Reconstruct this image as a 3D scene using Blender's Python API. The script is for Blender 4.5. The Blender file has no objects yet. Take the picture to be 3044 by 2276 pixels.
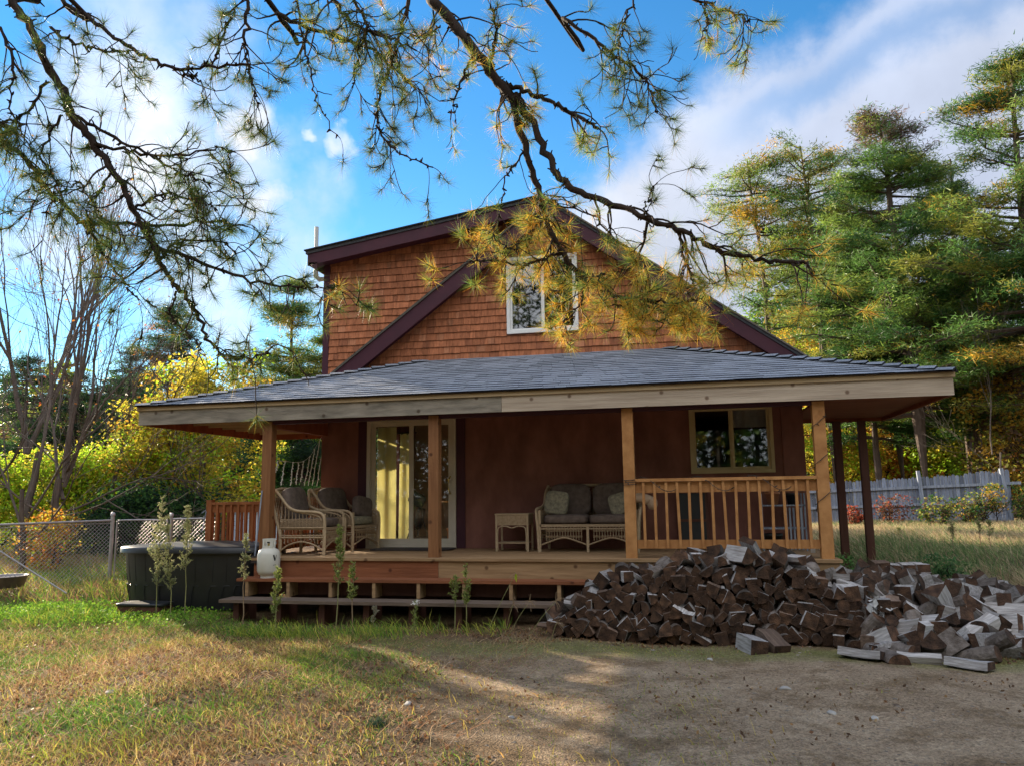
import bpy, math, random
import numpy as np
from mathutils import Matrix, Vector
rng = np.random.default_rng(7); random.seed(7)
S = bpy.context.scene; COL = S.collection
H = 1.62
# ---------------- camera ----------------
F = 2330.0
def camR(p, r, y):
    cy,sy,cp,sp,cr,sr = math.cos(y),math.sin(y),math.cos(p),math.sin(p),math.cos(r),math.sin(r)
    fwd=np.array([sy*cp,cy*cp,sp]); right=np.array([cy,-sy,0.]); up=np.cross(right,fwd)
    return cr*right+sr*up, -sr*right+cr*up, fwd
CR, CU, CF = camR(math.radians(8.15), math.radians(-0.79), math.radians(-12.45))
cam_d = bpy.data.cameras.new('camera'); cam = bpy.data.objects.new('camera', cam_d); COL.objects.link(cam)
cam_d.lens = 36*F/3044; cam_d.sensor_width = 36; cam_d.clip_end = 2000; cam_d.clip_start = 0.05
mw = Matrix.Identity(4)
for i in range(3):
    mw[i][0]=CR[i]; mw[i][1]=CU[i]; mw[i][2]=-CF[i]
mw[2][3]=H
cam.matrix_world = mw
S.camera = cam
# ---------------- light ----------------
SUN_EL = math.radians(17); SDIR = np.array([-.82,.57,0.]); SDIR/=np.linalg.norm(SDIR)
SDIR = SDIR*math.cos(SUN_EL)+np.array([0,0,math.sin(SUN_EL)])
sd = bpy.data.lights.new('sun','SUN'); sd.energy=5.0; sd.angle=math.radians(.6); sd.color=(1,.84,.62)
so = bpy.data.objects.new('sun', sd); COL.objects.link(so); so.location=(-20,20,20)
so.rotation_euler = Vector(SDIR).to_track_quat('Z','Y').to_euler()
S.view_settings.view_transform='Standard'; S.view_settings.look='None'; S.view_settings.exposure=1.72; S.view_settings.gamma=1
W = bpy.data.worlds.new('World'); S.world=W; W.use_nodes=True
def N(nt,t,**kw):
    n=nt.nodes.new(t)
    for k,v in kw.items():
        if k in n.inputs: n.inputs[k].default_value=v
        else: setattr(n,k,v)
    return n
def link(nt,a,b): nt.links.new(a,b)
def pdir(u,v):
    d=CR*(u-1522)/F-CU*(v-1138)/F+CF; return d/np.linalg.norm(d)
def build_world():
    nt=W.node_tree; nt.nodes.clear()
    out=N(nt,'ShaderNodeOutputWorld'); bg=N(nt,'ShaderNodeBackground'); bg.inputs['Strength'].default_value=0.15
    sky=N(nt,'ShaderNodeTexSky'); sky.sky_type='NISHITA'; sky.sun_disc=False; sky.sun_elevation=SUN_EL
    sky.sun_rotation=math.atan2(SDIR[0],SDIR[1]); sky.air_density=1.0; sky.dust_density=0.0; sky.ozone_density=2.0
    hs=N(nt,'ShaderNodeHueSaturation'); hs.inputs['Saturation'].default_value=1.34; hs.inputs['Value'].default_value=.50
    link(nt,sky.outputs[0],hs.inputs['Color'])
    tc=N(nt,'ShaderNodeTexCoord')
    def math_(op,a,b=None,clamp=False):
        m=N(nt,'ShaderNodeMath',operation=op); m.use_clamp=clamp
        for i,x in enumerate((a,b)):
            if x is None: continue
            if isinstance(x,(int,float)): m.inputs[i].default_value=x
            else: link(nt,x,m.inputs[i])
        return m.outputs[0]
    def noise(scale,detail,rough,vec=None,stretch=None):
        n=N(nt,'ShaderNodeTexNoise'); n.inputs['Scale'].default_value=scale; n.inputs['Detail'].default_value=detail; n.inputs['Roughness'].default_value=rough
        mp=N(nt,'ShaderNodeMapping')
        if stretch: mp.inputs['Rotation'].default_value=stretch[0]; mp.inputs['Scale'].default_value=stretch[1]
        link(nt,tc.outputs['Generated'],mp.inputs['Vector']); link(nt,mp.outputs[0],n.inputs['Vector'])
        return n.outputs[0]
    def warp(base,scale,amt):
        n=N(nt,'ShaderNodeTexNoise'); n.inputs['Scale'].default_value=scale; n.inputs['Detail'].default_value=5; link(nt,base,n.inputs['Vector'])
        a=N(nt,'ShaderNodeVectorMath',operation='SUBTRACT'); link(nt,n.outputs['Color'],a.inputs[0]); a.inputs[1].default_value=(.5,.5,.5)
        c=N(nt,'ShaderNodeVectorMath',operation='SCALE'); link(nt,a.outputs[0],c.inputs[0]); c.inputs['Scale'].default_value=amt
        d=N(nt,'ShaderNodeVectorMath',operation='ADD'); link(nt,base,d.inputs[0]); link(nt,c.outputs[0],d.inputs[1]); e=N(nt,'ShaderNodeVectorMath',operation='NORMALIZE'); link(nt,d.outputs[0],e.inputs[0]); return e.outputs[0]
    wv=warp(tc.outputs['Generated'],6,.26); ws=warp(tc.outputs['Generated'],22,.07)
    def dot(v,vec=None):
        m=N(nt,'ShaderNodeVectorMath',operation='DOT_PRODUCT'); link(nt,vec or tc.outputs['Generated'],m.inputs[0]); m.inputs[1].default_value=tuple(v); return m.outputs['Value']
    def smooth(x,lo,hi):
        m=N(nt,'ShaderNodeMapRange'); m.interpolation_type='SMOOTHSTEP'; m.inputs['From Min'].default_value=lo; m.inputs['From Max'].default_value=hi
        link(nt,x,m.inputs['Value']); return m.outputs[0]
    n1=noise(5,7,.55); n2=noise(16,8,.6); n3=noise(2.2,4,.5)
    nn=math_('ADD',math_('MULTIPLY',math_('SUBTRACT',n1,.5),1.0),math_('MULTIPLY',math_('SUBTRACT',n2,.5),.5))
    n4=noise(38,8,.65); nf=math_('ADD',math_('MULTIPLY',math_('SUBTRACT',n2,.5),.9),math_('MULTIPLY',math_('SUBTRACT',n4,.5),.8))
    # cloud bank: everything on one side of a great circle
    a=pdir(1780,490); b=pdir(2560,30); nrm=np.cross(a,b); nrm/=np.linalg.norm(nrm)
    if nrm@pdir(2700,500)<0: nrm=-nrm
    bank=smooth(math_('ADD',dot(nrm),math_('MULTIPLY',nn,.16)),-.015,.06)
    # thinner wisp parallel to the bank, with a break of blue
    dn=dot(nrm)
    br=math_('SUBTRACT',dn,.06)
    brk=math_('SUBTRACT',1.0,smooth(math_('ABSOLUTE',math_('ADD',br,math_('MULTIPLY',nn,.1))),.0,.035))
    brm=smooth(dot(pdir(2700,60)),.965,.995)
    bank=math_('MULTIPLY',bank,math_('SUBTRACT',1.0,math_('MULTIPLY',math_('MULTIPLY',brk,brm),.55)))
    bank=math_('MULTIPLY',bank,smooth(dot(pdir(2700,500)),.76,.86))
    total=bank
    blobs=[(500,560,.0048,1.0),(330,330,.0030,.85),(470,90,.0022,.65),(150,560,.0022,.5),(620,330,.0012,.6),(640,480,.0020,.9),(850,770,.0030,1.0),(620,830,.0022,.9),(745,400,.00045,1.1),(765,600,.0007,1.0),(730,505,.00016,.8),(60,740,.0016,.9),(915,412,.00005,.8),(1015,430,.00012,.8),(700,950,.0005,.8),(900,640,.0003,.4)]
    for (u,v,r,s) in blobs:
        m=math_('SUBTRACT',1.0,dot(pdir(u,v),wv if r>.0015 else ws))
        x=math_('SUBTRACT',1.0,math_('DIVIDE',m,r))
        x=math_('ADD',x,math_('MULTIPLY',nn if r>.0015 else nf,3.2 if r>.0015 else 2.2))
        x=math_('MULTIPLY',smooth(x,-1.1,2.3 if r>.0015 else 1.7),s)
        total=math_('MAXIMUM',total,x)
    back=smooth(math_('ADD',math_('MULTIPLY',dot((0,-1,.2)),1),math_('MULTIPLY',nn,1.2)),-.05,.5)  # unseen cloud behind the camera, added to light the house front
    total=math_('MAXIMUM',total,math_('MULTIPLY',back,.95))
    # brightness of the cloud : white towards the sun, blue grey away
    sunside=smooth(dot(SDIR),.45,.98)
    cr=N(nt,'ShaderNodeMix',data_type='RGBA'); link(nt,sunside,cr.inputs[0]); cr.inputs[6].default_value=(1.32,1.48,1.86,1); cr.inputs[7].default_value=(2.35,2.4,2.5,1)
    shade=N(nt,'ShaderNodeMix',data_type='RGBA',blend_type='MULTIPLY'); shade.inputs[0].default_value=1
    link(nt,cr.outputs[2],shade.inputs[6])
    sh=N(nt,'ShaderNodeMapRange'); sh.inputs['From Min'].default_value=.3; sh.inputs['From Max'].default_value=.7; sh.inputs['To Min'].default_value=.68; sh.inputs['To Max'].default_value=1.2
    link(nt,math_('ADD',math_('MULTIPLY',n3,.5),math_('MULTIPLY',n1,.5)),sh.inputs['Value']); link(nt,sh.outputs[0],shade.inputs[7])
    mix=N(nt,'ShaderNodeMix',data_type='RGBA'); link(nt,total,mix.inputs[0]); link(nt,hs.outputs[0],mix.inputs[6])
    fill_cloud=N(nt,'ShaderNodeMix',data_type='RGBA'); link(nt,smooth(dot((0,-.92,.39)),-.15,.55),fill_cloud.inputs[0]); link(nt,shade.outputs[2],fill_cloud.inputs[6]); fill_cloud.inputs[7].default_value=(3.9,4.0,4.3,1); link(nt,fill_cloud.outputs[2],mix.inputs[7])  # added cloud behind the camera is brightest, serving as fill light
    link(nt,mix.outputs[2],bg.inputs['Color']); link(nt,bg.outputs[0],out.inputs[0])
build_world()
def P(u,v,Y):
    d=CR*(u-1522)/F-CU*(v-1138)/F+CF; d=d*(Y/d[1]); return np.array([d[0],d[1],d[2]+H])
def D(u,v,Y): return P(u*1.3761,v*1.3761,Y)      # coordinates read on the 2212 px wide view

# ---------------- materials ----------------
MATS={}
def mat(name,base=(.5,.5,.5),rough=.6,var=None,scale=4,stretch=(1,1,1),detail=5,bump=0,bscale=None,spec=.3,attr=False,objrand=0,metal=0,trans=0,knots=False,coat=0):
    m=bpy.data.materials.new(name); m.use_nodes=True; nt=m.node_tree; nt.nodes.clear()
    out=N(nt,'ShaderNodeOutputMaterial'); b=N(nt,'ShaderNodeBsdfPrincipled'); b.inputs['Roughness'].default_value=rough; b.inputs['Metallic'].default_value=metal
    b.inputs['Specular IOR Level'].default_value=spec
    tc=N(nt,'ShaderNodeTexCoord'); mp=N(nt,'ShaderNodeMapping'); mp.inputs['Scale'].default_value=stretch; link(nt,tc.outputs['Object'],mp.inputs['Vector'])
    src=None
    if attr:
        at=N(nt,'ShaderNodeAttribute'); at.attribute_name='Col'; src=at.outputs['Color']
    nz=N(nt,'ShaderNodeTexNoise'); nz.inputs['Scale'].default_value=scale; nz.inputs['Detail'].default_value=detail; nz.inputs['Roughness'].default_value=.6; link(nt,mp.outputs[0],nz.inputs['Vector'])
    if var is not None:
        r=N(nt,'ShaderNodeValToRGB'); r.color_ramp.elements[0].position=.3; r.color_ramp.elements[1].position=.7
        if attr:
            r.color_ramp.elements[0].color=(*[1-var]*3,1); r.color_ramp.elements[1].color=(*[1+var]*3,1)
            link(nt,nz.outputs[0],r.inputs[0]); mx=N(nt,'ShaderNodeMix',data_type='RGBA',blend_type='MULTIPLY'); mx.inputs[0].default_value=1
            link(nt,src,mx.inputs[6]); link(nt,r.outputs[0],mx.inputs[7]); src=mx.outputs[2]
        else:
            r.color_ramp.elements[0].color=(*base,1); r.color_ramp.elements[1].color=(*var,1); link(nt,nz.outputs[0],r.inputs[0]); src=r.outputs[0]
    if knots:
        v=N(nt,'ShaderNodeTexVoronoi'); v.voronoi_dimensions='2D'; v.inputs['Scale'].default_value=2.3; sx_=N(nt,'ShaderNodeSeparateXYZ'); link(nt,tc.outputs['Object'],sx_.inputs[0]); ax=N(nt,'ShaderNodeMath',operation='ADD'); link(nt,sx_.outputs[0],ax.inputs[0]); link(nt,sx_.outputs[1],ax.inputs[1]); cx_=N(nt,'ShaderNodeCombineXYZ'); link(nt,ax.outputs[0],cx_.inputs[0]); link(nt,sx_.outputs[2],cx_.inputs[1]); link(nt,cx_.outputs[0],v.inputs['Vector'])
        kr=N(nt,'ShaderNodeValToRGB'); kr.color_ramp.elements[0].position=.035; kr.color_ramp.elements[0].color=(.3,.22,.18,1); kr.color_ramp.elements[1].position=.08; kr.color_ramp.elements[1].color=(1,1,1,1)
        link(nt,v.outputs['Distance'],kr.inputs[0]); mx=N(nt,'ShaderNodeMix',data_type='RGBA',blend_type='MULTIPLY'); mx.inputs[0].default_value=.85
        if src is None: mx.inputs[6].default_value=(*base,1)
        else: link(nt,src,mx.inputs[6])
        link(nt,kr.outputs[0],mx.inputs[7]); src=mx.outputs[2]
    if objrand:
        oi=N(nt,'ShaderNodeObjectInfo'); mr=N(nt,'ShaderNodeMapRange'); mr.inputs['To Min'].default_value=1-objrand; mr.inputs['To Max'].default_value=1+objrand
        link(nt,oi.outputs['Random'],mr.inputs['Value']); mx=N(nt,'ShaderNodeMix',data_type='RGBA',blend_type='MULTIPLY'); mx.inputs[0].default_value=1
        if src is None: mx.inputs[6].default_value=(*base,1)
        else: link(nt,src,mx.inputs[6])
        link(nt,mr.outputs[0],mx.inputs[7]); src=mx.outputs[2]
    if src is None: b.inputs['Base Color'].default_value=(*base,1)
    else: link(nt,src,b.inputs['Base Color'])
    if bump:
        bn=N(nt,'ShaderNodeTexNoise'); bn.inputs['Scale'].default_value=bscale or scale*3; bn.inputs['Detail'].default_value=4; link(nt,mp.outputs[0],bn.inputs['Vector'])
        bp=N(nt,'ShaderNodeBump'); bp.inputs['Strength'].default_value=bump; bp.inputs['Distance'].default_value=.02; link(nt,bn.outputs[0],bp.inputs['Height']); link(nt,bp.outputs[0],b.inputs['Normal'])
    sh=b.outputs[0]
    if trans:
        t=N(nt,'ShaderNodeBsdfTranslucent')
        if src is None: t.inputs['Color'].default_value=(*base,1)
        else: link(nt,src,t.inputs['Color'])
        ms=N(nt,'ShaderNodeMixShader'); ms.inputs[0].default_value=trans; link(nt,sh,ms.inputs[1]); link(nt,t.outputs[0],ms.inputs[2]); sh=ms.outputs[0]
    link(nt,sh,out.inputs[0]); MATS[name]=m; return m
def glass_mat(name,tint=(.9,.95,.95),refl=.12):
    m=bpy.data.materials.new(name); m.use_nodes=True; nt=m.node_tree; nt.nodes.clear()
    out=N(nt,'ShaderNodeOutputMaterial'); t=N(nt,'ShaderNodeBsdfTransparent'); t.inputs[0].default_value=(*tint,1)
    g=N(nt,'ShaderNodeBsdfGlossy'); g.inputs['Roughness'].default_value=.02
    lw=N(nt,'ShaderNodeFresnel'); lw.inputs['IOR'].default_value=1.36
    ad=N(nt,'ShaderNodeMath',operation='ADD'); ad.inputs[1].default_value=refl; ad.use_clamp=True; link(nt,lw.outputs[0],ad.inputs[0])
    ms=N(nt,'ShaderNodeMixShader'); link(nt,ad.outputs[0],ms.inputs[0]); link(nt,t.outputs[0],ms.inputs[1]); link(nt,g.outputs[0],ms.inputs[2]); link(nt,ms.outputs[0],out.inputs[0]); MATS[name]=m; return m
mat('bark_dark',(.012,.008,.006),.9,(.045,.027,.018),9,(1,1,.35),bump=.8)
mat('bark_grey',(.07,.055,.045),.9,(.15,.12,.10),7,(1,1,.25),bump=.8)
mat('bark_pine',(.05,.036,.028),.9,(.13,.095,.075),6,(1,1,.3),bump=.7)
mat('leaf',rough=.55,attr=True,var=.25,scale=3,trans=.55,spec=.25)
mat('needle',rough=.5,attr=True,trans=.45,spec=.3)
mat('grassm',rough=.6,attr=True,trans=.4,spec=.2)
mat('shake',rough=.85,attr=True,var=.30,scale=14,stretch=(2,1,.35),bump=.35,bscale=60,spec=.2)
mat('asphalt',rough=.93,attr=True,var=.16,scale=30,bump=.5,bscale=400,spec=.18)
mat('maroon',(.045,.012,.022),.55,(.07,.018,.03),3,spec=.3,bump=.05)
mat('siding',(.13,.052,.040),.75,(.27,.12,.09),2.2,(1,1,.5),detail=8,bump=.15,spec=.2)
mat('old_wood',(.33,.26,.195),.85,(.54,.45,.35),2.0,(.5,6,9),bump=.3,knots=True)
mat('old_wood_dark',(.14,.125,.10),.85,(.34,.30,.24),2.6,(.8,5,4),bump=.3,knots=True)
mat('trim_wood',(.36,.26,.15),.8,(.5,.38,.23),2,(.5,5,5))
mat('post_wood',(.15,.060,.022),.7,(.27,.125,.05),2.5,(5,5,.5),bump=.2,knots=True)
mat('rail_wood',(.31,.135,.042),.7,(.47,.235,.085),3,(2,2,2),bump=.2)
mat('deck_wood',(.21,.125,.06),.8,(.36,.23,.12),2.5,(.5,7,5),bump=.3,knots=True)
mat('tread_wood',(.085,.06,.045),.85,(.18,.13,.095),3,(.6,7,5),bump=.3)
mat('deck_red',(.15,.05,.02),.75,(.25,.09,.038),2.5,(.5,7,5),bump=.3,knots=True)
mat('redrail',(.20,.06,.018),.65,(.36,.13,.045),4,(2,2,.5))
mat('soffit',(.20,.055,.022),.75,(.30,.095,.04),3,(1,4,1),knots=True)
mat('brown_post',(.075,.028,.018),.65,(.11,.045,.03),3,(3,3,.5))
mat('vinyl_white',(.72,.72,.70),.45,(.8,.8,.78),2)
mat('vinyl_tan',(.45,.36,.18),.5,(.55,.45,.25),3)
mat('vinyl_beige',(.50,.45,.36),.5,(.6,.55,.45),3)
glass_mat('glass',(.9,.95,.95),.03); glass_mat('glass_up',(.25,.28,.28),.16)
mat('brass',(.6,.45,.15),.35,metal=.9)
mat('wicker',(.27,.19,.11),.7,(.40,.29,.18),30,bump=.5,bscale=120)
mat('wicker_side',(.33,.24,.14),.6,(.44,.33,.21),20,bump=.3)
mat('cushion',(.09,.065,.055),.9,(.17,.13,.105),14,detail=8,bump=.3,bscale=160)
mat('cushion_floral',(.13,.12,.09),.9,(.34,.30,.2),22,detail=8)
mat('tan_plush',(.42,.29,.19),.95,(.55,.40,.28),9,bump=.4)
mat('tank_white',(.52,.50,.43),.4,(.60,.58,.51),5,spec=.5)
mat('tank_mark',(.02,.02,.02),.6)
mat('black_plastic',(.010,.0105,.012),.42,(.020,.021,.022),3,spec=.45,bump=.03)
mat('steel',(.30,.28,.28),.5,(.42,.40,.40),8,metal=.6)
mat('grey_wood',(.13,.15,.19),.9,(.33,.36,.42),5,(6,6,.5),bump=.4,objrand=0)
mat('interior',(.30,.22,.15),.9,(.34,.25,.17),2)
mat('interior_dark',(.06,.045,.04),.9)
mat('curtain',(.80,.72,.42),.8,(.88,.82,.55),3,(6,6,.4),trans=.5)
mat('curtain_lilac',(.58,.55,.68),.8,(.75,.72,.82),3,(8,8,.3),trans=.5)
mat('valance',(.5,.42,.38),.9,(.65,.55,.5),10,trans=.2)
mat('black_metal',(.01,.01,.01),.4,spec=.5)
mat('wire',(.03,.03,.028),.6)
mat('bulb',(.75,.75,.72),.25,spec=.6)
mat('rope_white',(.8,.8,.78),.6)
mat('pool_wall',(.42,.5,.58),.5,(.55,.63,.70),6)
mat('terra',(.35,.13,.06),.8,(.45,.2,.1),6)
mat('stone',(.30,.28,.26),.85,(.48,.45,.41),7,objrand=.25,bump=.4)
mat('log_end',(.022,.013,.009),.9,(.135,.072,.042),9,detail=9,bump=.6,bscale=60,objrand=.45)
mat('log_side',(.20,.175,.16),.9,(.56,.535,.52),5,(9,.8,9),detail=8,bump=.5,bscale=25,objrand=.4)
mat('log_brown',(.085,.052,.036),.9,(.24,.165,.12),4,(6,.6,6),detail=8,bump=.5,objrand=.4)
mat('log_bark',(.06,.045,.035),.95,(.19,.16,.14),12,bump=1,objrand=.4)
mat('stem_green',(.16,.17,.06),.7,(.28,.25,.1),20)
mat('stem_brown',(.20,.13,.07),.8,(.32,.22,.13),20)
mat('flower_white',(.75,.72,.66),.7)
mat('white_paper',(.6,.6,.6),.8,(.25,.25,.26),25)
mat('mat_dark',(.03,.022,.02),.95,(.06,.05,.045),30)
mat('gutter',(.5,.5,.48),.5)

# ---------------- mesh builder ----------------
def unit(v): return v/np.maximum(np.linalg.norm(v,axis=-1,keepdims=True),1e-9)
class MB:
    def __init__(s): s.v=[]; s.f=[]; s.c=[]; s.m=[]; s.n=0
    def add(s,V,Fs,col=None,mi=0):
        V=np.asarray(V,float).reshape(-1,3); s.v.append(V)
        groups=Fs if isinstance(Fs,list) and len(Fs) and isinstance(Fs[0],np.ndarray) else [Fs]
        for G in groups:
            if isinstance(G,np.ndarray):
                G=G+s.n; s.f.append(G); k=len(G)
                if col is None: c=np.ones((k,4))*.5
                else:
                    c=np.asarray(col,float)
                    if c.ndim==1: c=np.tile(np.append(c[:3],1),(k,1))
                    else:
                        if len(c)!=k: c=np.repeat(c,k//len(c),axis=0)
                        c=np.concatenate([c[:,:3],np.ones((k,1))],1)
                s.c.append(c); s.m.append(np.full(k,mi))
            else:
                bysz={}
                for f in G: bysz.setdefault(len(f),[]).append(f)
                for k_,L in bysz.items():
                    A=np.array(L)+s.n; s.f.append(A)
                    s.c.append(np.tile(np.append(np.asarray(col if col is not None else (.5,.5,.5),float)[:3],1),(len(A),1))); s.m.append(np.full(len(A),mi))
        s.n+=len(V)
    def box(s,x0,x1,y0,y1,z0,z1,col=None,mi=0,M=None):
        V=np.array([[x,y,z] for x in (x0,x1) for y in (y0,y1) for z in (z0,z1)],float)
        if M is not None: V=V@np.asarray(M)[:3,:3].T+np.asarray(M)[:3,3]
        s.add(V,np.array([[0,1,3,2],[4,6,7,5],[0,4,5,1],[2,3,7,6],[0,2,6,4],[1,5,7,3]]),col,mi)
    def beam(s,a,b,w,h,up=(0,0,1),col=None,mi=0):
        a=np.array(a,float); b=np.array(b,float); d=b-a; L=np.linalg.norm(d); d/=L
        up=np.array(up,float); x=np.cross(d,up)
        if np.linalg.norm(x)<1e-4: x=np.cross(d,(1,0,0))
        x/=np.linalg.norm(x); z=np.cross(x,d)
        V=[]
        for p in (a,b):
            for sx,sz in ((-1,-1),(1,-1),(1,1),(-1,1)): V.append(p+x*sx*w/2+z*sz*h/2)
        s.add(V,np.array([[3,2,1,0],[4,5,6,7],[0,1,5,4],[1,2,6,5],[2,3,7,6],[3,0,4,7]]),col,mi)
    def tube(s,pts,r,sides=6,col=None,mi=0,cap=True):
        pts=np.asarray(pts,float); n=len(pts); r=np.broadcast_to(np.asarray(r,float),(n,))
        t=np.gradient(pts,axis=0); t/=np.maximum(np.linalg.norm(t,axis=1,keepdims=True),1e-9)
        ref=np.array([0,0,1.]) if abs(t[0][2])<.9 else np.array([1.,0,0])
        x=np.cross(t,ref); x/=np.maximum(np.linalg.norm(x,axis=1,keepdims=True),1e-9); y=np.cross(t,x)
        a=np.arange(sides)/sides*2*np.pi
        V=pts[:,None,:]+r[:,None,None]*(np.cos(a)[None,:,None]*x[:,None,:]+np.sin(a)[None,:,None]*y[:,None,:])
        i=np.arange(n-1)[:,None]*sides; j=np.arange(sides)[None,:]; j2=(j+1)%sides
        q=np.stack([i+j,i+j2,i+sides+j2,i+sides+j],-1).reshape(-1,4)
        s.add(V.reshape(-1,3),q,col,mi)
        if cap:
            s.add(V[0],[list(range(sides))],col,mi); s.add(V[-1],[list(range(sides))[::-1]],col,mi)
    def lathe(s,prof,sides=24,M=None,col=None,mi=0):
        prof=np.asarray(prof,float); a=np.arange(sides)/sides*2*np.pi; n=len(prof)
        V=np.stack([prof[:,0][:,None]*np.cos(a),prof[:,0][:,None]*np.sin(a),np.repeat(prof[:,1][:,None],sides,1)],-1).reshape(-1,3)
        if M is not None: V=V@np.asarray(M)[:3,:3].T+np.asarray(M)[:3,3]
        i=np.arange(n-1)[:,None]*sides; j=np.arange(sides)[None,:]; j2=(j+1)%sides
        s.add(V,np.stack([i+j,i+j2,i+sides+j2,i+sides+j],-1).reshape(-1,4),col,mi)
    def prism(s,poly,y0,y1,axis='y',col=None,mi=0):
        n=len(poly); V=[]
        for yy in (y0,y1):
            for a,b in poly: V.append((a,yy,b) if axis=='y' else ((yy,a,b) if axis=='x' else (a,b,yy)))
        F=[list(range(n))[::-1],list(range(n,2*n))]+[[i,(i+1)%n,n+(i+1)%n,n+i] for i in range(n)]
        s.add(V,F,col,mi)
    def build(s,name,mats,parent=None,smooth=False):
        me=bpy.data.meshes.new(name); V=np.concatenate(s.v); 
        me.vertices.add(len(V)); me.vertices.foreach_set('co',V.ravel())
        sizes=np.concatenate([np.full(len(f),f.shape[1]) for f in s.f]); loops=np.concatenate([f.ravel() for f in s.f])
        me.loops.add(len(loops)); me.loops.foreach_set('vertex_index',loops.astype(np.int32))
        me.polygons.add(len(sizes)); st=np.concatenate([[0],np.cumsum(sizes)[:-1]]); me.polygons.foreach_set('loop_start',st.astype(np.int32)); me.polygons.foreach_set('loop_total',sizes.astype(np.int32))
        me.polygons.foreach_set('material_index',np.concatenate(s.m).astype(np.int32))
        if smooth: me.polygons.foreach_set('use_smooth',np.ones(len(sizes),bool))
        else: me.polygons.foreach_set('use_smooth',np.zeros(len(sizes),bool))
        a=me.attributes.new('Col','FLOAT_COLOR','FACE'); a.data.foreach_set('color',np.concatenate(s.c).astype(np.float32).ravel())
        me.update(calc_edges=True); me.validate()
        for m in (mats if isinstance(mats,(list,tuple)) else [mats]): me.materials.append(MATS[m])
        o=bpy.data.objects.new(name,me); COL.objects.link(o)
        if parent: o.parent=parent
        return o
def thing(name,label,cat,loc=(0,0,0),rz=0,group=None):
    o=bpy.data.objects.new(name,None); COL.objects.link(o); o.location=loc; o.rotation_euler=(0,0,rz); o.empty_display_size=.1
    o['label']=label; o['category']=cat
    if group: o['group']=group
    return o
def tag(o,label=None,cat=None,group=None,kind=None):
    if label: o['label']=label
    if cat: o['category']=cat
    if group: o['group']=group
    if kind: o['kind']=kind
    return o
def copy_tree(o,parent=None):
    c=o.copy(); COL.objects.link(c); c.parent=parent
    for ch in o.children: copy_tree(ch,c)
    return c
def bx(name,m,parent,*a,**k):
    b=MB(); b.box(*a); return b.build(name,m,parent)

# ================= SETTING =================
def gz(x,y):
    x=np.asarray(x,float); y=np.asarray(y,float)
    sm=lambda t:np.clip(t,0,1)**2*(3-2*np.clip(t,0,1))
    z=.45*sm((y-9.5)/4.5)*sm((x-1.9)/1.2) + .15*sm((y-14)/14)*sm((x-0)/8)
    z=z+.03*np.sin(x*1.1+.5)*np.cos(y*.9)+.02*np.sin(x*2.7+y*1.3)
    z=z+.06*sm((-x-7)/4)+ .9*sm((np.hypot(x,y)-45)/60)
    return z
def drive_mask(x,y):
    xb=-3.7+(8.9-y)*.62+.22*np.sin(y*1.9)+.14*np.sin(y*4.3+1)+.10*np.sin(y*9)
    return (x>xb)&(y<9.0+.25*np.sin(x*1.3)+.1*np.sin(x*4)-.12*np.maximum(x,0))
def ground():
    def grid(xs,ys):
        X,Y=np.meshgrid(xs,ys,indexing='ij'); Z=gz(X,Y)
        V=np.stack([X,Y,Z],-1).reshape(-1,3); n,m=len(xs),len(ys)
        i=np.arange(n-1)[:,None]*m; j=np.arange(m-1)[None,:]
        q=np.stack([i+j,i+m+j,i+m+j+1,i+j+1],-1).reshape(-1,4); return V,q
    near=np.arange(-16,16.01,.12); xs=np.concatenate([np.linspace(-400,-20,26),np.arange(-19,-16,1),near,np.arange(17,20,1),np.linspace(20,400,26)])
    ys=np.concatenate([np.linspace(-400,-6,24),np.arange(-5,2,1.),np.arange(2,16,.12),np.arange(16,40,1.),np.linspace(42,500,30)])
    V,q=grid(xs,ys); c=V[q].mean(1); dm=drive_mask(c[:,0],c[:,1])&(np.abs(c[:,0])<14)&(c[:,1]>1)
    for nm,mk,mm in (('ground',~dm,'soil'),('gravel_driveway',dm,'gravel')):
        b=MB(); qq=q[mk]; u,inv=np.unique(qq,return_inverse=True); b.add(V[u],inv.reshape(-1,4)); o=b.build(nm,mm,smooth=True); tag(o,kind='structure')
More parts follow.
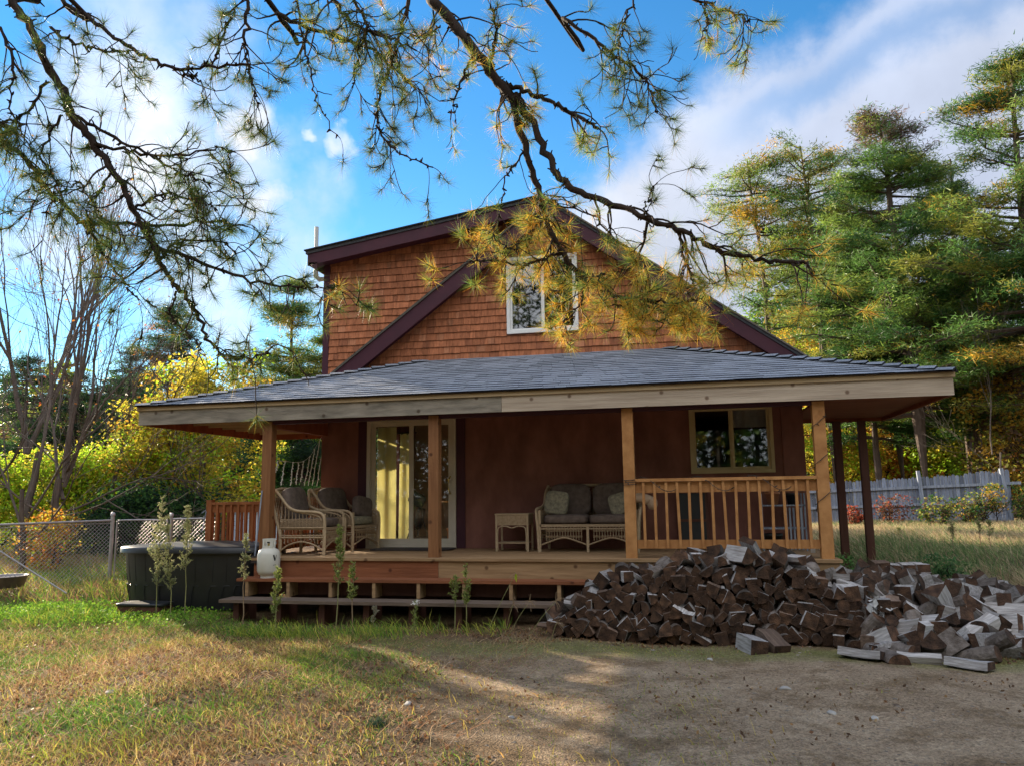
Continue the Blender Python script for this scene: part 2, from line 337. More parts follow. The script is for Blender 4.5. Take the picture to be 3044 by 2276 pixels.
def ground_mats():
    m=bpy.data.materials.new('earth'); m.use_nodes=True; nt=m.node_tree; nt.nodes.clear(); MATS['soil']=m; MATS['gravel']=m
    out=N(nt,'ShaderNodeOutputMaterial'); b=N(nt,'ShaderNodeBsdfPrincipled'); b.inputs['Roughness'].default_value=.95; b.inputs['Specular IOR Level'].default_value=.12
    tc=N(nt,'ShaderNodeTexCoord'); ob=tc.outputs['Object']
    def nz(sc,de,ro=.6):
        n=N(nt,'ShaderNodeTexNoise'); n.inputs['Scale'].default_value=sc; n.inputs['Detail'].default_value=de; n.inputs['Roughness'].default_value=ro; link(nt,ob,n.inputs['Vector']); return n.outputs[0]
    def ma(op,a,c=0.0):
        q=N(nt,'ShaderNodeMath',operation=op)
        for i,x in enumerate((a,c)):
            if isinstance(x,(int,float)): q.inputs[i].default_value=x
            else: link(nt,x,q.inputs[i])
        return q.outputs[0]
    n1=nz(.9,8); n3=nz(24,6,.7); n5=nz(3.2,6,.65); n6=nz(90,3,.6)
    vo=N(nt,'ShaderNodeTexVoronoi'); vo.inputs['Scale'].default_value=55; link(nt,ob,vo.inputs['Vector'])
    vs=N(nt,'ShaderNodeTexVoronoi'); vs.inputs['Scale'].default_value=120; link(nt,ob,vs.inputs['Vector'])
    def ramp(c0,c1,c2,src):
        r_=N(nt,'ShaderNodeValToRGB'); e=r_.color_ramp.elements; e[0].position=.34; e[0].color=(*c0,1); e[1].position=.66; e[1].color=(*c2,1); k=e.new(.5); k.color=(*c1,1); link(nt,src,r_.inputs[0]); return r_.outputs[0]
    mixn=ma('ADD',ma('ADD',ma('MULTIPLY',n1,.30),ma('MULTIPLY',n3,.35)),ma('MULTIPLY',n5,.35))
    soil=ramp((.06,.038,.020),(.13,.085,.045),(.22,.15,.08),mixn); grav=ramp((.20,.135,.085),(.38,.275,.18),(.55,.42,.29),mixn)
    sp=N(nt,'ShaderNodeSeparateXYZ'); link(nt,ob,sp.inputs[0]); x,y=sp.outputs[0],sp.outputs[1]
    e1=ma('SUBTRACT',x,ma('ADD',-3.7,ma('MULTIPLY',ma('SUBTRACT',8.9,y),.62)))
    e1=ma('ADD',ma('MULTIPLY',e1,.8),ma('MULTIPLY',ma('SUBTRACT',n5,.5),3.0))
    e2=ma('ADD',ma('SUBTRACT',9.1,y),ma('MULTIPLY',ma('SUBTRACT',n5,.5),2.0))
    f=N(nt,'ShaderNodeMapRange'); f.inputs['From Min'].default_value=-.4; f.inputs['From Max'].default_value=1.1; link(nt,ma('MINIMUM',e1,ma('MULTIPLY',e2,1.2)),f.inputs['Value'])
    mx=N(nt,'ShaderNodeMix',data_type='RGBA'); link(nt,f.outputs[0],mx.inputs[0]); link(nt,soil,mx.inputs[6]); link(nt,grav,mx.inputs[7])
    n7=nz(1.7,7,.7); pm=N(nt,'ShaderNodeMapRange'); pm.inputs['From Min'].default_value=.50; pm.inputs['From Max'].default_value=.62; pm.inputs['To Max'].default_value=.75; link(nt,n7,pm.inputs['Value'])
    mp_=N(nt,'ShaderNodeMix',data_type='RGBA'); link(nt,pm.outputs[0],mp_.inputs[0]); link(nt,mx.outputs[2],mp_.inputs[6]); mp_.inputs[7].default_value=(.20,.13,.07,1); mx=mp_
    # moss by the woodpile
    g=ma('MULTIPLY',ma('SUBTRACT',1.0,ma('ABSOLUTE',ma('SUBTRACT',y,8.55))),1.0)
    gm=N(nt,'ShaderNodeMapRange'); gm.inputs['From Min'].default_value=.95; gm.inputs['From Max'].default_value=1.4; gm.inputs['To Max'].default_value=.65; link(nt,ma('ADD',g,n5),gm.inputs['Value'])
    m2=N(nt,'ShaderNodeMix',data_type='RGBA'); link(nt,gm.outputs[0],m2.inputs[0]); link(nt,mx.outputs[2],m2.inputs[6]); m2.inputs[7].default_value=(.16,.18,.045,1)
    # stones of many colours
    sc=N(nt,'ShaderNodeSeparateColor'); link(nt,vo.outputs['Color'],sc.inputs[0]); s2=N(nt,'ShaderNodeSeparateColor'); link(nt,vs.outputs['Color'],s2.inputs[0])
    k=N(nt,'ShaderNodeMapRange'); k.inputs['To Min'].default_value=.55; k.inputs['To Max'].default_value=1.45; link(nt,ma('MULTIPLY',ma('ADD',sc.outputs[0],s2.outputs[1]),.5),k.inputs['Value'])
    m3=N(nt,'ShaderNodeMix',data_type='RGBA',blend_type='MULTIPLY'); m3.inputs[0].default_value=1; link(nt,m2.outputs[2],m3.inputs[6]); link(nt,k.outputs[0],m3.inputs[7]); link(nt,m3.outputs[2],b.inputs['Base Color'])
    bp=N(nt,'ShaderNodeBump'); bp.inputs['Strength'].default_value=1; bp.inputs['Distance'].default_value=.03
    link(nt,ma('ADD',ma('ADD',ma('MULTIPLY',vo.outputs['Distance'],.7),n3),ma('MULTIPLY',n6,.4)),bp.inputs['Height']); link(nt,bp.outputs[0],b.inputs['Normal']); link(nt,b.outputs[0],out.inputs[0])
ground_mats(); ground()

# ================= HOUSE =================
YW=12.28; XL=-6.03; XR=1.71; PK=(-2.11,6.40); SL=.733; SH=.142; YR=11.97
ZD=.80
house=thing('house','two-storey cabin with brown cedar shingles, maroon trim and a hipped porch roof','house')
def ztop_shed(x): return PK[1]+SH*(x-PK[0])-.17
def ztop_main(x): return PK[1]-SL*abs(x-PK[0])-.20
# lower walls
def walls():
    b=MB(); y=YW
    dx0,dx1,dz1=-5.195,-3.655,2.92; wx0,wx1,wz0,wz1=.058,1.275,1.91,2.945
    def q(x0,x1,z0,z1): b.box(x0,x1,y,y+.14,z0,z1)
    q(XL,dx0,.45,3.6); q(dx0,dx1,dz1,3.6); q(dx0,dx1,.45,.80); q(dx1,wx0,.45,3.6); q(wx0,wx1,wz1,3.6); q(wx0,wx1,.45,wz0); q(wx1,XR,.45,3.42)
    # side and rear walls, a window opening on the sunny side
    yb=19.5
    b.box(XL,XL+.14,y+.14,12.5,.1,5.6); b.box(XL,XL+.14,12.5,15.6,.1,.95); b.box(XL,XL+.14,12.5,15.6,2.95,5.6); b.box(XL,XL+.14,15.6,yb,.1,5.6)
    b.box(XR-.14,XR,y+.14,yb,.1,3.35); b.box(XL+.14,XR-.14,yb-.14,yb,.1,3.3)
    b.build('wall','siding',house)
    # upper front sheathing as a polygon behind the shakes
    b=MB(); wx0,wx1,wz0,wz1=-2.775,-1.6,4.22,5.5
    def pan(x0,x1,z0,f1):
        n=12; xs=np.linspace(x0,x1,n)
        for i in range(n-1):
            b.prism([(xs[i],z0),(xs[i+1],z0),(xs[i+1],f1(xs[i+1])),(xs[i],f1(xs[i]))],y,y+.1)
    pan(XL,wx0,3.6,ztop_shed)
    pan(wx0,PK[0],wz1,ztop_shed); pan(PK[0],wx1,wz1,ztop_main)
    b.box(wx0,wx1,y,y+.1,3.6,wz0)
    xe=PK[0]+(PK[1]-.20-3.6)/SL
    pan(wx1,xe,3.6,ztop_main)
    b.build('upper_wall','siding',house)
    bx('corner_board','maroon',house,XL-.012,XL+.10,y-.022,y+.10,3.3,5.66)
walls()
def shakes():
    b=MB(); row=.1185; z=3.36; hole=(-2.775-.01,-1.6+.01,4.20,5.52)
    k=0
    while z<6.35:
        x=XL+.10-rng.random()*.1
        while x<2.2:
            w=rng.uniform(.06,.19); x0=max(x,XL+.10); x1=x+w-.004; x=x+w
            if x1-x0<.02: continue
            xm=(x0+x1)/2; f=ztop_shed if xm<PK[0] else ztop_main
            if z>min(f(x0),f(x1))-.01: continue
            if z<3.36 : continue
            if x1>hole[0] and x0<hole[1] and z+row>hole[2] and z<hole[3]:
                if x0<hole[0]: x1=min(x1,hole[0])
                elif x1>hole[1]: x0=max(x0,hole[1])
                elif z<hole[2]: pass
                else: continue
                if x1-x0<.02: continue
            zt0=min(z+row+.012,f(x0)); zt1=min(z+row+.012,f(x1))
            if x1>hole[0]+.001 and x0<hole[1]-.001 and z<hole[2]<z+row: zt0=zt1=hole[2]
            zb=z+rng.normal(0,.0025); th=.023+rng.uniform(-.003,.005)
            base=np.array([.38,.140,.066])*rng.uniform(.82,1.15)
            g=rng.random()
            if g<.12: base=np.array([.40,.165,.085])*rng.uniform(.8,1.2)
            if g>.9: base=np.array([.27,.10,.05])
            if z>5.0 and xm<-2.3: base*=.92
            V=[(x0,YW-th,zb),(x1,YW-th,zb),(x1,YW-.003,zt1),(x0,YW-.003,zt0),(x0,YW,zb),(x1,YW,zb),(x1,YW,zt1),(x0,YW,zt0)]
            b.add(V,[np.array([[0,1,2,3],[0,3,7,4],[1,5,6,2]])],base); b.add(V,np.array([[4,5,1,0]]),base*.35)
        z+=row; k+=1
    b.build('shingle_siding','shake',house)
shakes()
def main_roof():
    # gable slabs and shed slab: thin shingled roofs with maroon boards
    Yb=19.8; t=.05
    px,pz=PK
    def slab(name,x0,z0,x1,z1,y0=YR-.02):
        b=MB(); b.prism([(x0,z0-t),(x1,z1-t),(x1,z1),(x0,z0)],y0,Yb,col=(.075,.078,.085)); return b.build(name,'asphalt',house)
    xr=2.16; zr=pz-SL*(xr-px)
    slab('roof',px,pz,xr,zr)
    xl=-6.24; zl=pz+SH*(xl-px)
    slab('roof',xl,zl,px-.001,pz)
    def board(name,x0,z0,x1,z1,h,y0,y1,drop=.0):
        b=MB(); b.prism([(x0,z0-h),(x1,z1-h),(x1,z1),(x0,z0)],y0,y1); return b.build(name,'maroon',house)
    board('rake_board',px,pz-t-.002,xr-.03,zr-t-.002+.03*SL,.235,YR,YR+.04)
    board('rake_board',xl+.03,zl-t,px-.02,pz-t-.002,.20,YR,YR+.04)
    board('rake_soffit',px,pz-.22,xr-.03,zr-.22+.03*SL,.02,YR+.04,YW)
    board('rake_soffit',xl+.03,zl-.19,px,pz-.19,.02,YR+.04,YW)
    # plumb fascia and side return of the shed eave
    bx('eave_board','maroon',house,xl+.03,xl+.055,YR+.04,Yb-.1,zl-.24,zl-.055)
    b=MB(); b.prism([(xl+.055,zl-.24),(XL,zl-.36),(XL,zl-.2),(xl+.055,zl-.2)],YR+.0,YR+.035); b.build('eave_return','maroon',house)
    # inner rake of the original gable, with its own strip of roof edge
    xa=-6.0; za=pz-.085-SL*(px-xa); xb=px-.25; zb=pz-.085-SL*.25
    board('inner_rake_board',xa,za,xb,zb,.29,YR+.045,YR+.085)
    b=MB(); b.prism([(xa,za+.002),(xb,zb+.002),(xb,zb+.045),(xa,za+.045)],YR+.02,YW-.018,col=(.10,.09,.075)); b.build('inner_roof_edge','asphalt',house)
    board('rake_soffit',xa,za-.2,xb,zb-.2,.02,YR+.085,YW-.018)
    # edge strip on the right rake (weathered shingle ends)
    b=MB(); b.prism([(px,pz+.002),(xr,zr+.002),(xr,zr+.03),(px,pz+.03)],YR-.05,YR+.5,col=(.16,.14,.115)); b.build('rake_shingles','asphalt',house)
    b=MB(); b.prism([(xl-.02,zl+.0),(px,pz+.002),(px,pz+.022),(xl-.02,zl+.02)],YR-.05,YR+.5,col=(.03,.03,.033)); b.build('rake_shingles','asphalt',house)
    vp=thing('vent_pipe','tall pale grey vent pipe rising past the upper left roof corner','pipe')
    b=MB(); b.tube([(-6.37,12.6,5.58),(-6.37,12.6,6.48)],.036,14,); b.build('pipe','gutter',vp,True)
    b=MB(); b.tube([(-6.37,12.6,5.66),(-6.37,12.6,5.56),(-6.30,12.61,5.50),(-6.03,12.62,5.50)],.045,10); b.build('elbow','gutter',vp,True)
main_roof()
def windows():
    # upper slider: white vinyl
    def slider(x0,x1,z0,z1,m,fr,glassm,sash):
        w=thing_part('window',house)
        b=MB(); y0,y1=YW-.045,YW+.06
        b.box(x0,x0+fr,y0,y1,z0,z1); b.box(x1-fr,x1,y0,y1,z0,z1); b.box(x0+fr,x1-fr,y0,y1,z0,z0+fr); b.box(x0+fr,x1-fr,y0,y1,z1-fr,z1)
        f=b.build('window_frame',m,w)
        xm=(x0+x1)/2
        for a,c,yo in ((x0+fr,xm+.015,.02),(xm-.0,x1-fr,.0)):
            b=MB(); s=sash; yy=YW+yo-.012; zz0,zz1=z0+fr+.002,z1-fr-.002
            b.box(a+.001,a+s,yy,yy+.03,zz0,zz1); b.box(c-s,c-.001,yy,yy+.03,zz0,zz1); b.box(a+s,c-s,yy,yy+.03,zz0,zz0+s); b.box(a+s,c-s,yy,yy+.03,zz1-s,zz1)
            b.build('sash',m,w)
            b=MB(); b.box(a+s,c-s,yy+.012,yy+.018,zz0+s,zz1-s); b.build('pane',glassm,w)
        return w
    w=slider(-2.775,-1.6,4.22,5.5,'vinyl_white',.05,'glass_up',.035); w['label']='white vinyl upstairs slider behind pine needles'
    w=slider(.058,1.275,1.91,2.945,'vinyl_tan',.05,'glass',.04); w['label']='tan framed slider above the porch railing'
    bx('window_trim','siding',house,1.40,1.71,YW-.02,YW-.002,.82,3.3)
    # sliding patio door
    d=thing_part('patio_door',house)
    x0,x1,z0,z1=-5.195,-3.655,.80,2.92; fr=.06; b=MB(); y0,y1=YW-.04,YW+.09
    b.box(x0,x0+fr,y0,y1,z0,z1); b.box(x1-fr,x1,y0,y1,z0,z1); b.box(x0+fr,x1-fr,y0,y1,z0,z0+.06); b.box(x0+fr,x1-fr,y0,y1,z1-fr,z1); b.build('door_frame','vinyl_beige',d)
    for a,c,yo in ((x0+fr,-4.40,.04),(-4.46,x1-fr,.0)):
        b=MB(); s=.07; yy=YW-.015+yo; zz0,zz1=z0+.062,z1-fr-.002
        b.box(a+.001,a+s,yy,yy+.035,zz0,zz1); b.box(c-s,c-.001,yy,yy+.035,zz0,zz1); b.box(a+s,c-s,yy,yy+.035,zz0,zz0+.09); b.box(a+s,c-s,yy,yy+.035,zz1-s,zz1); b.build('door_panel','vinyl_beige',d)
        b=MB(); b.box(a+s,c-s,yy+.014,yy+.02,zz0+.09,zz1-s); b.build('pane','glass',d)
    b=MB(); hx=x1-fr-.035; b.tube([(hx,YW-.02,1.66),(hx-.01,YW-.07,1.70),(hx-.02,YW-.075,1.80),(hx-.01,YW-.07,1.90),(hx,YW-.02,1.94)],.011,8); b.build('door_handle','brass',d)
    bx('door_casing','maroon',house,x0-.16,x0-.004,YW-.02,YW-.002,.80,3.05); bx('door_casing','maroon',house,x1+.004,x1+.15,YW-.02,YW-.002,.80,3.05)
def thing_part(name,parent):
    o=bpy.data.objects.new(name,None); COL.objects.link(o); o.parent=parent; o.empty_display_size=.1; return o
windows()
def interior():
    b=MB(); b.box(XL+.14,XR-.14,YW+.14,19.36,.70,.78); b.build('floor_inside','interior_dark',house)
    b=MB(); b.box(XL+.14,XR-.14,YW+.14,19.36,3.25,3.3); b.build('ceiling_inside','interior',house)
    b=MB(); b.box(-6.0,-2.6,16.6,16.7,.78,3.25); b.box(-2.6,-2.5,YW+.14,16.7,.78,3.25); b.build('partition_wall','interior',house)
    b=MB(); b.box(XL+.16,XR-.16,YW+.14,19.3,5.9,5.92) if False else None
    # upstairs room back wall keeps the upper panes dark
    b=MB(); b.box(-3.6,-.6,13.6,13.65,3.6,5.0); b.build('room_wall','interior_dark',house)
interior()
# ---------------- porch roof ----------------
EL,ER,EY,EZ=-8.08,3.20,10.25,3.03; HLx,HRx,RZ=-4.20,-.214,3.86; YB=13.8
def porch_roof():
    pr=thing_part('porch_roof',house)
    run=YW-EY; n=19; b=MB()
    sl=(RZ-EZ)/run
    def zf(y): return EZ+(y-EY)*sl
    # deck under the shingles
    b.add([(EL,EY,EZ-.02),(ER,EY,EZ-.02),(HRx,YW,RZ-.02),(HLx,YW,RZ-.02)],np.array([[0,1,2,3]]),(.03,.03,.035))
    def course(P0,P1,Q0,Q1,k,cols):
        # strip from lower edge P0-P1 to upper edge Q0-Q1, cut into tabs
        P0,P1,Q0,Q1=[np.array(p,float) for p in (P0,P1,Q0,Q1)]
        L=np.linalg.norm(P1-P0); u=(P1-P0)/L; nn=np.cross(u,(Q0+Q1-P0-P1)/2); nn/=np.linalg.norm(nn)
        if nn[2]<0: nn=-nn
        x=-rng.random()*.3
        while x<L:
            w=rng.choice([.16,.22,.3,.34]); a=max(x,0); c=min(x+w-.004,L); x+=w
            if c-a<.02: continue
            th=rng.choice([.006,.010]); col=np.array(cols)*rng.uniform(.85,1.18)
            fa,fc=a/L,c/L
            lo0=P0+(P1-P0)*fa; lo1=P0+(P1-P0)*fc; up0=Q0+(Q1-Q0)*fa; up1=Q0+(Q1-Q0)*fc
            if rng.random()<0: pass
            V=[lo0+nn*th,lo1+nn*th,up1+nn*.002,up0+nn*.002,lo0-nn*.012,lo1-nn*.012]
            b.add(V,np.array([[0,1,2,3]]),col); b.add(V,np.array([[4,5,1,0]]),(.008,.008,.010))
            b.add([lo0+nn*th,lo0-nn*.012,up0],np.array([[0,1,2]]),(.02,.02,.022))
    base=(.25,.27,.31)
    for k in range(n):
        t0,t1=k/n,(k+1)/n
        e=lambda t:((EL+(HLx-EL)*t,EY-.025*(t==0)+run*t,EZ+(RZ-EZ)*t),(ER+(HRx-ER)*t,EY-.025*(t==0)+run*t,EZ+(RZ-EZ)*t))
        a,c=e(t0); a1,c1=e(t1); course(a,c,a1,c1,k,base)
    # side planes (left and right), built as courses running along y
    for s,(ex,hx) in ((0,(EL,HLx)),(1,(ER,HRx))):
        wx=XL if s==0 else XR; m=22; zz=lambda x:EZ+(RZ-EZ)*abs(x-ex)/abs(hx-ex)
        for k in range(m):
            t0,t1=k/m,(k+1)/m; xa,xb=ex+(hx-ex)*t0,ex+(hx-ex)*t1
            out=(xa<XL) if s==0 else (xa>XR)
            yb=YB if out else YW-.004
            pa=(xa,EY+run*t0,zz(xa)); pb=(xb,EY+run*t1,zz(xb)); pc=(xa,yb,zz(xa)); pd=(xb,yb,zz(xb))
            course(pa,pc,pb,pd,k,base)
    b.build('shingles','asphalt',pr)
    # hip caps
    for hx,ex in ((HLx,EL),(HRx,ER)):
        b=MB(); A=np.array([ex,EY,EZ+.012]); B=np.array([hx,YW,RZ+.012]); m=20
        for k in range(m):
            p=A+(B-A)*(k/m); q=A+(B-A)*((k+1.25)/m); p=p+np.array([0,0,.02])
            d=(B-A)/np.linalg.norm(B-A); sx=np.cross(d,(0,0,1)); sx/=np.linalg.norm(sx); w=.13
            V=[p-sx*w-[0,0,.035],p+[0,0,.012],p+sx*w-[0,0,.035],q-sx*w-[0,0,.045],q,q+sx*w-[0,0,.045]]
            c=np.array(base)*rng.uniform(.8,1.1)
            b.add(V,np.array([[0,1,4,3],[1,2,5,4]]),c)
            V2=[p-sx*w-[0,0,.035],p+[0,0,.012],p+sx*w-[0,0,.035],p-sx*w-[0,0,.06],p-[0,0,.013],p+sx*w-[0,0,.06]]
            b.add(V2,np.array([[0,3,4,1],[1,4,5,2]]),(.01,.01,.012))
        b.build('hip_cap','asphalt',pr)
    # fascia boards: two lengths with a joint, right one paler
    zb,zt=2.745,2.965
    xj=P(1491,1222,10.3)[0]
    bx('fascia_board','old_wood_dark',pr,EL+.02,xj-.002,10.30,10.34,zb,zt)
    bx('fascia_board','old_wood',pr,xj+.002,ER-.02,10.30,10.34,zb,zt)
    bx('drip_trim','trim_wood',pr,EL+.0,ER-.0,10.272,10.298,zt-.005,EZ-.006)
    for x in (EL+.02,ER-.06):
        bx('side_fascia','soffit',pr,x,x+.04,10.342,YB,zb,zt)
        bx('drip_trim','trim_wood',pr,(x-.022 if x<0 else x+.042),(x-.002 if x<0 else x+.062),10.30,YB,zt-.005,EZ-.008)
    for x0,x1 in ((EL+.06,XL-.002),(XR+.002,ER-.06)): bx('back_fascia','soffit',pr,x0,x1,YB-.04,YB,zb,zt)
    # ceilings
    b=MB(); b.box(EL+.06,XL-.01,10.342,YB-.04,2.90,2.93); b.box(XL-.01,XR+.01,10.342,YW-.001,2.93,2.96) ; b.build('porch_ceiling','soffit',pr)
    b=MB(); b.box(XR+.01,ER-.06,10.342,YB-.04,2.80,2.83); b.build('porch_ceiling','soffit',pr)
    for k in range(8):
        y=10.75+k*.42
        bx('rafter','trim_wood',pr,EL+.062,XL-.012,y,y+.035,2.845,2.898)
    for x in (P1X[1]-.14,):
        pass
    bx('header_beam','maroon',pr,-6.03,1.71,10.42,10.50,2.70,2.925)
    bx('side_header','soffit',pr,-6.04,-5.92,10.56,YW-.002,2.66,2.895)
P1X=(-6.046,-5.905)
porch_roof()
def posts():
    for x0,m,lab in ((-6.046,'post_wood','dark stained corner post beside the propane tank'),(-3.50,'post_wood','knotty post in front of the sliding door'),(-.82,'rail_wood','post at the end of the loveseat'),(1.568,'rail_wood','amber corner post with wire wound round it')):
        o=bx('porch_post',m,house,x0,x0+.145,10.40,10.545,ZD,2.742 if x0>-7 else 2.9); o['label']=lab
    for (x,y,zb) in ((2.74,13.62,.30),(2.36,13.62,.30)):
        o=bx('support_post','brown_post',house,x,x+.115,y,y+.115,zb,2.744); 
    # deck
    n=14; ys=np.linspace(10.255,YW,n+1)
    for i in range(n):
        bx('deck_board','deck_wood',house,-6.08,1.78,ys[i]+.003,ys[i+1]-.003,ZD-.035,ZD+rng.uniform(-.001,.001))
    xs=[-6.05,-1.9,1.745]
    bx('deck_fascia','deck_red',house,-6.05,-3.32,10.29,10.33,ZD-.275,ZD-.036); bx('deck_fascia','deck_wood',house,-3.316,1.745,10.29,10.33,ZD-.275,ZD-.036)
    bx('deck_fascia','deck_wood',house,1.70,1.745,10.332,YW,ZD-.275,ZD-.036)
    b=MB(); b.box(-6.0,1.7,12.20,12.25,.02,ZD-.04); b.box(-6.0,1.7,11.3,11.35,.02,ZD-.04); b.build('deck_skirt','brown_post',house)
    # steps
    st=thing_part('porch_steps',house)
    bx('tread','deck_red',st,-6.13,-1.1,9.98,10.285,.505,.543)
    bx('tread','tread_wood',st,-6.16,-1.3,9.62,9.96,.265,.305)
    bx('riser','brown_post',st,-6.05,-1.1,10.24,10.28,.31,.503)
    for i,x in enumerate(np.arange(-6.0,-1.2,.62)):
        b=MB(); b.box(x,x+.045,9.99,10.238,.307,.503); b.build('stringer','deck_wood',st)
        b=MB(); b.box(x-.02,x+.06,9.75,10.2,-.06,.263); b.build('stringer','brown_post',st)
    # rail with balusters between the two right posts
    rl=thing_part('railing',house)
    x0,x1=-.672,1.566
    bx('top_rail','rail_wood',rl,x0,x1,10.40,10.45,1.775,1.815); bx('top_rail','rail_wood',rl,x0,x1,10.452,10.49,1.63,1.772)
    bx('bottom_rail','rail_wood',rl,x0,x1,10.452,10.49,.92,1.03)
    for x in np.linspace(-.57,1.46,15):
        j=rng.normal(0,.006); b=MB(); b.beam((x+j,10.432,.925),(x-j+rng.normal(0,.004),10.432,1.773),.034,.034,(0,1,0)); b.build('baluster','rail_wood',rl)
    # left end rail from post to wall
    rl=thing_part('railing',house)
    bx('top_rail','redrail',rl,-6.03,-5.98,10.55,YW-.003,1.60,1.64); bx('bottom_rail','redrail',rl,-6.02,-5.98,10.55,YW-.003,.87,.96); bx('top_rail','redrail',rl,-6.06,-6.031,10.55,YW-.003,1.50,1.61)
    for y in np.linspace(10.65,12.2,14): bx('baluster','redrail',rl,-5.978,-5.945,y,y+.034,.87,1.598)
posts()
def side_deck():
    sd_=thing('side_deck','low red-stained side deck with its own baluster railing left of the porch','deck')
    zt=1.58; zb=.74; x0,x1=-7.42,-6.2; yf=11.15; yb=14.4
    b=MB()
    for i in range(22):
        y=yf+i*.15; b.box(x0,x1+.1,y,y+.14,zb-.035,zb)
    b.build('deck_boards','deck_wood',sd_)
    bx('rim_board','deck_red',sd_,x0,x1+.1,yf-.045,yf-.003,zb-.24,zb-.036); bx('rim_board','deck_red',sd_,x0-.045,x0-.002,yf,yb,zb-.24,zb-.036)
    for (x,y) in ((x0,yf),(x0,yb-.1)): bx('newel_post','redrail',sd_,x,x+.09,y,y+.09,-.05,zt+.04)
    bx('top_rail','redrail',sd_,x0+.09,x1,yf,yf+.09,zt-.04,zt-.0); bx('top_rail','redrail',sd_,x0+.09,x1,yf+.03,yf+.065,zt-.16,zt-.042)
    bx('bottom_rail','redrail',sd_,x0+.09,x1,yf+.03,yf+.065,zb+.06,zb+.14)
    for x in np.linspace(x0+.17,x1-.06,9): bx('baluster','redrail',sd_,x,x+.034,yf-.002,yf+.03,zb+.02,zt-.042)
    bx('top_rail','redrail',sd_,x0,x0+.09,yf+.09,yb-.1,zt-.04,zt); bx('bottom_rail','redrail',sd_,x0+.03,x0+.065,yf+.09,yb-.1,zb+.06,zb+.14)
    for y in np.linspace(yf+.2,yb-.2,22): bx('baluster','redrail',sd_,x0+.066,x0+.10,y,y+.034,zb+.02,zt-.042)
side_deck()
# ================= PORCH THINGS =================
def rounded_box(b,cx,cy,cz,sx,sy,sz,M=None,pw=3.2,n=10,puff=0.0):
    # superellipsoid cushion
    V=[];u=np.linspace(-np.pi/2,np.pi/2,n); v=np.linspace(-np.pi,np.pi,2*n,endpoint=False); e=2/pw
    f=lambda w:np.sign(w)*np.abs(w)**e
    U,VV=np.meshgrid(u,v,indexing='ij')
    X=sx/2*f(np.cos(U))*f(np.cos(VV)); Y=sy/2*f(np.cos(U))*f(np.sin(VV)); Z=sz/2*f(np.sin(U))
    pts=np.stack([X,Y,Z],-1).reshape(-1,3)
    if M is not None: pts=pts@np.asarray(M)[:3,:3].T
    pts+=np.array([cx,cy,cz]); m=2*n
    i=np.arange(n-1)[:,None]*m; j=np.arange(m)[None,:]; j2=(j+1)%m
    b.add(pts,np.stack([i+j,i+j2,i+m+j2,i+m+j],-1).reshape(-1,4))
def rx(a): c,s=math.cos(a),math.sin(a); return np.array([[1,0,0],[0,c,-s],[0,s,c]])
def ry(a): c,s=math.cos(a),math.sin(a); return np.array([[c,0,s],[0,1,0],[-s,0,c]])
def rz_(a): c,s=math.cos(a),math.sin(a); return np.array([[c,-s,0],[s,c,0],[0,0,1]])
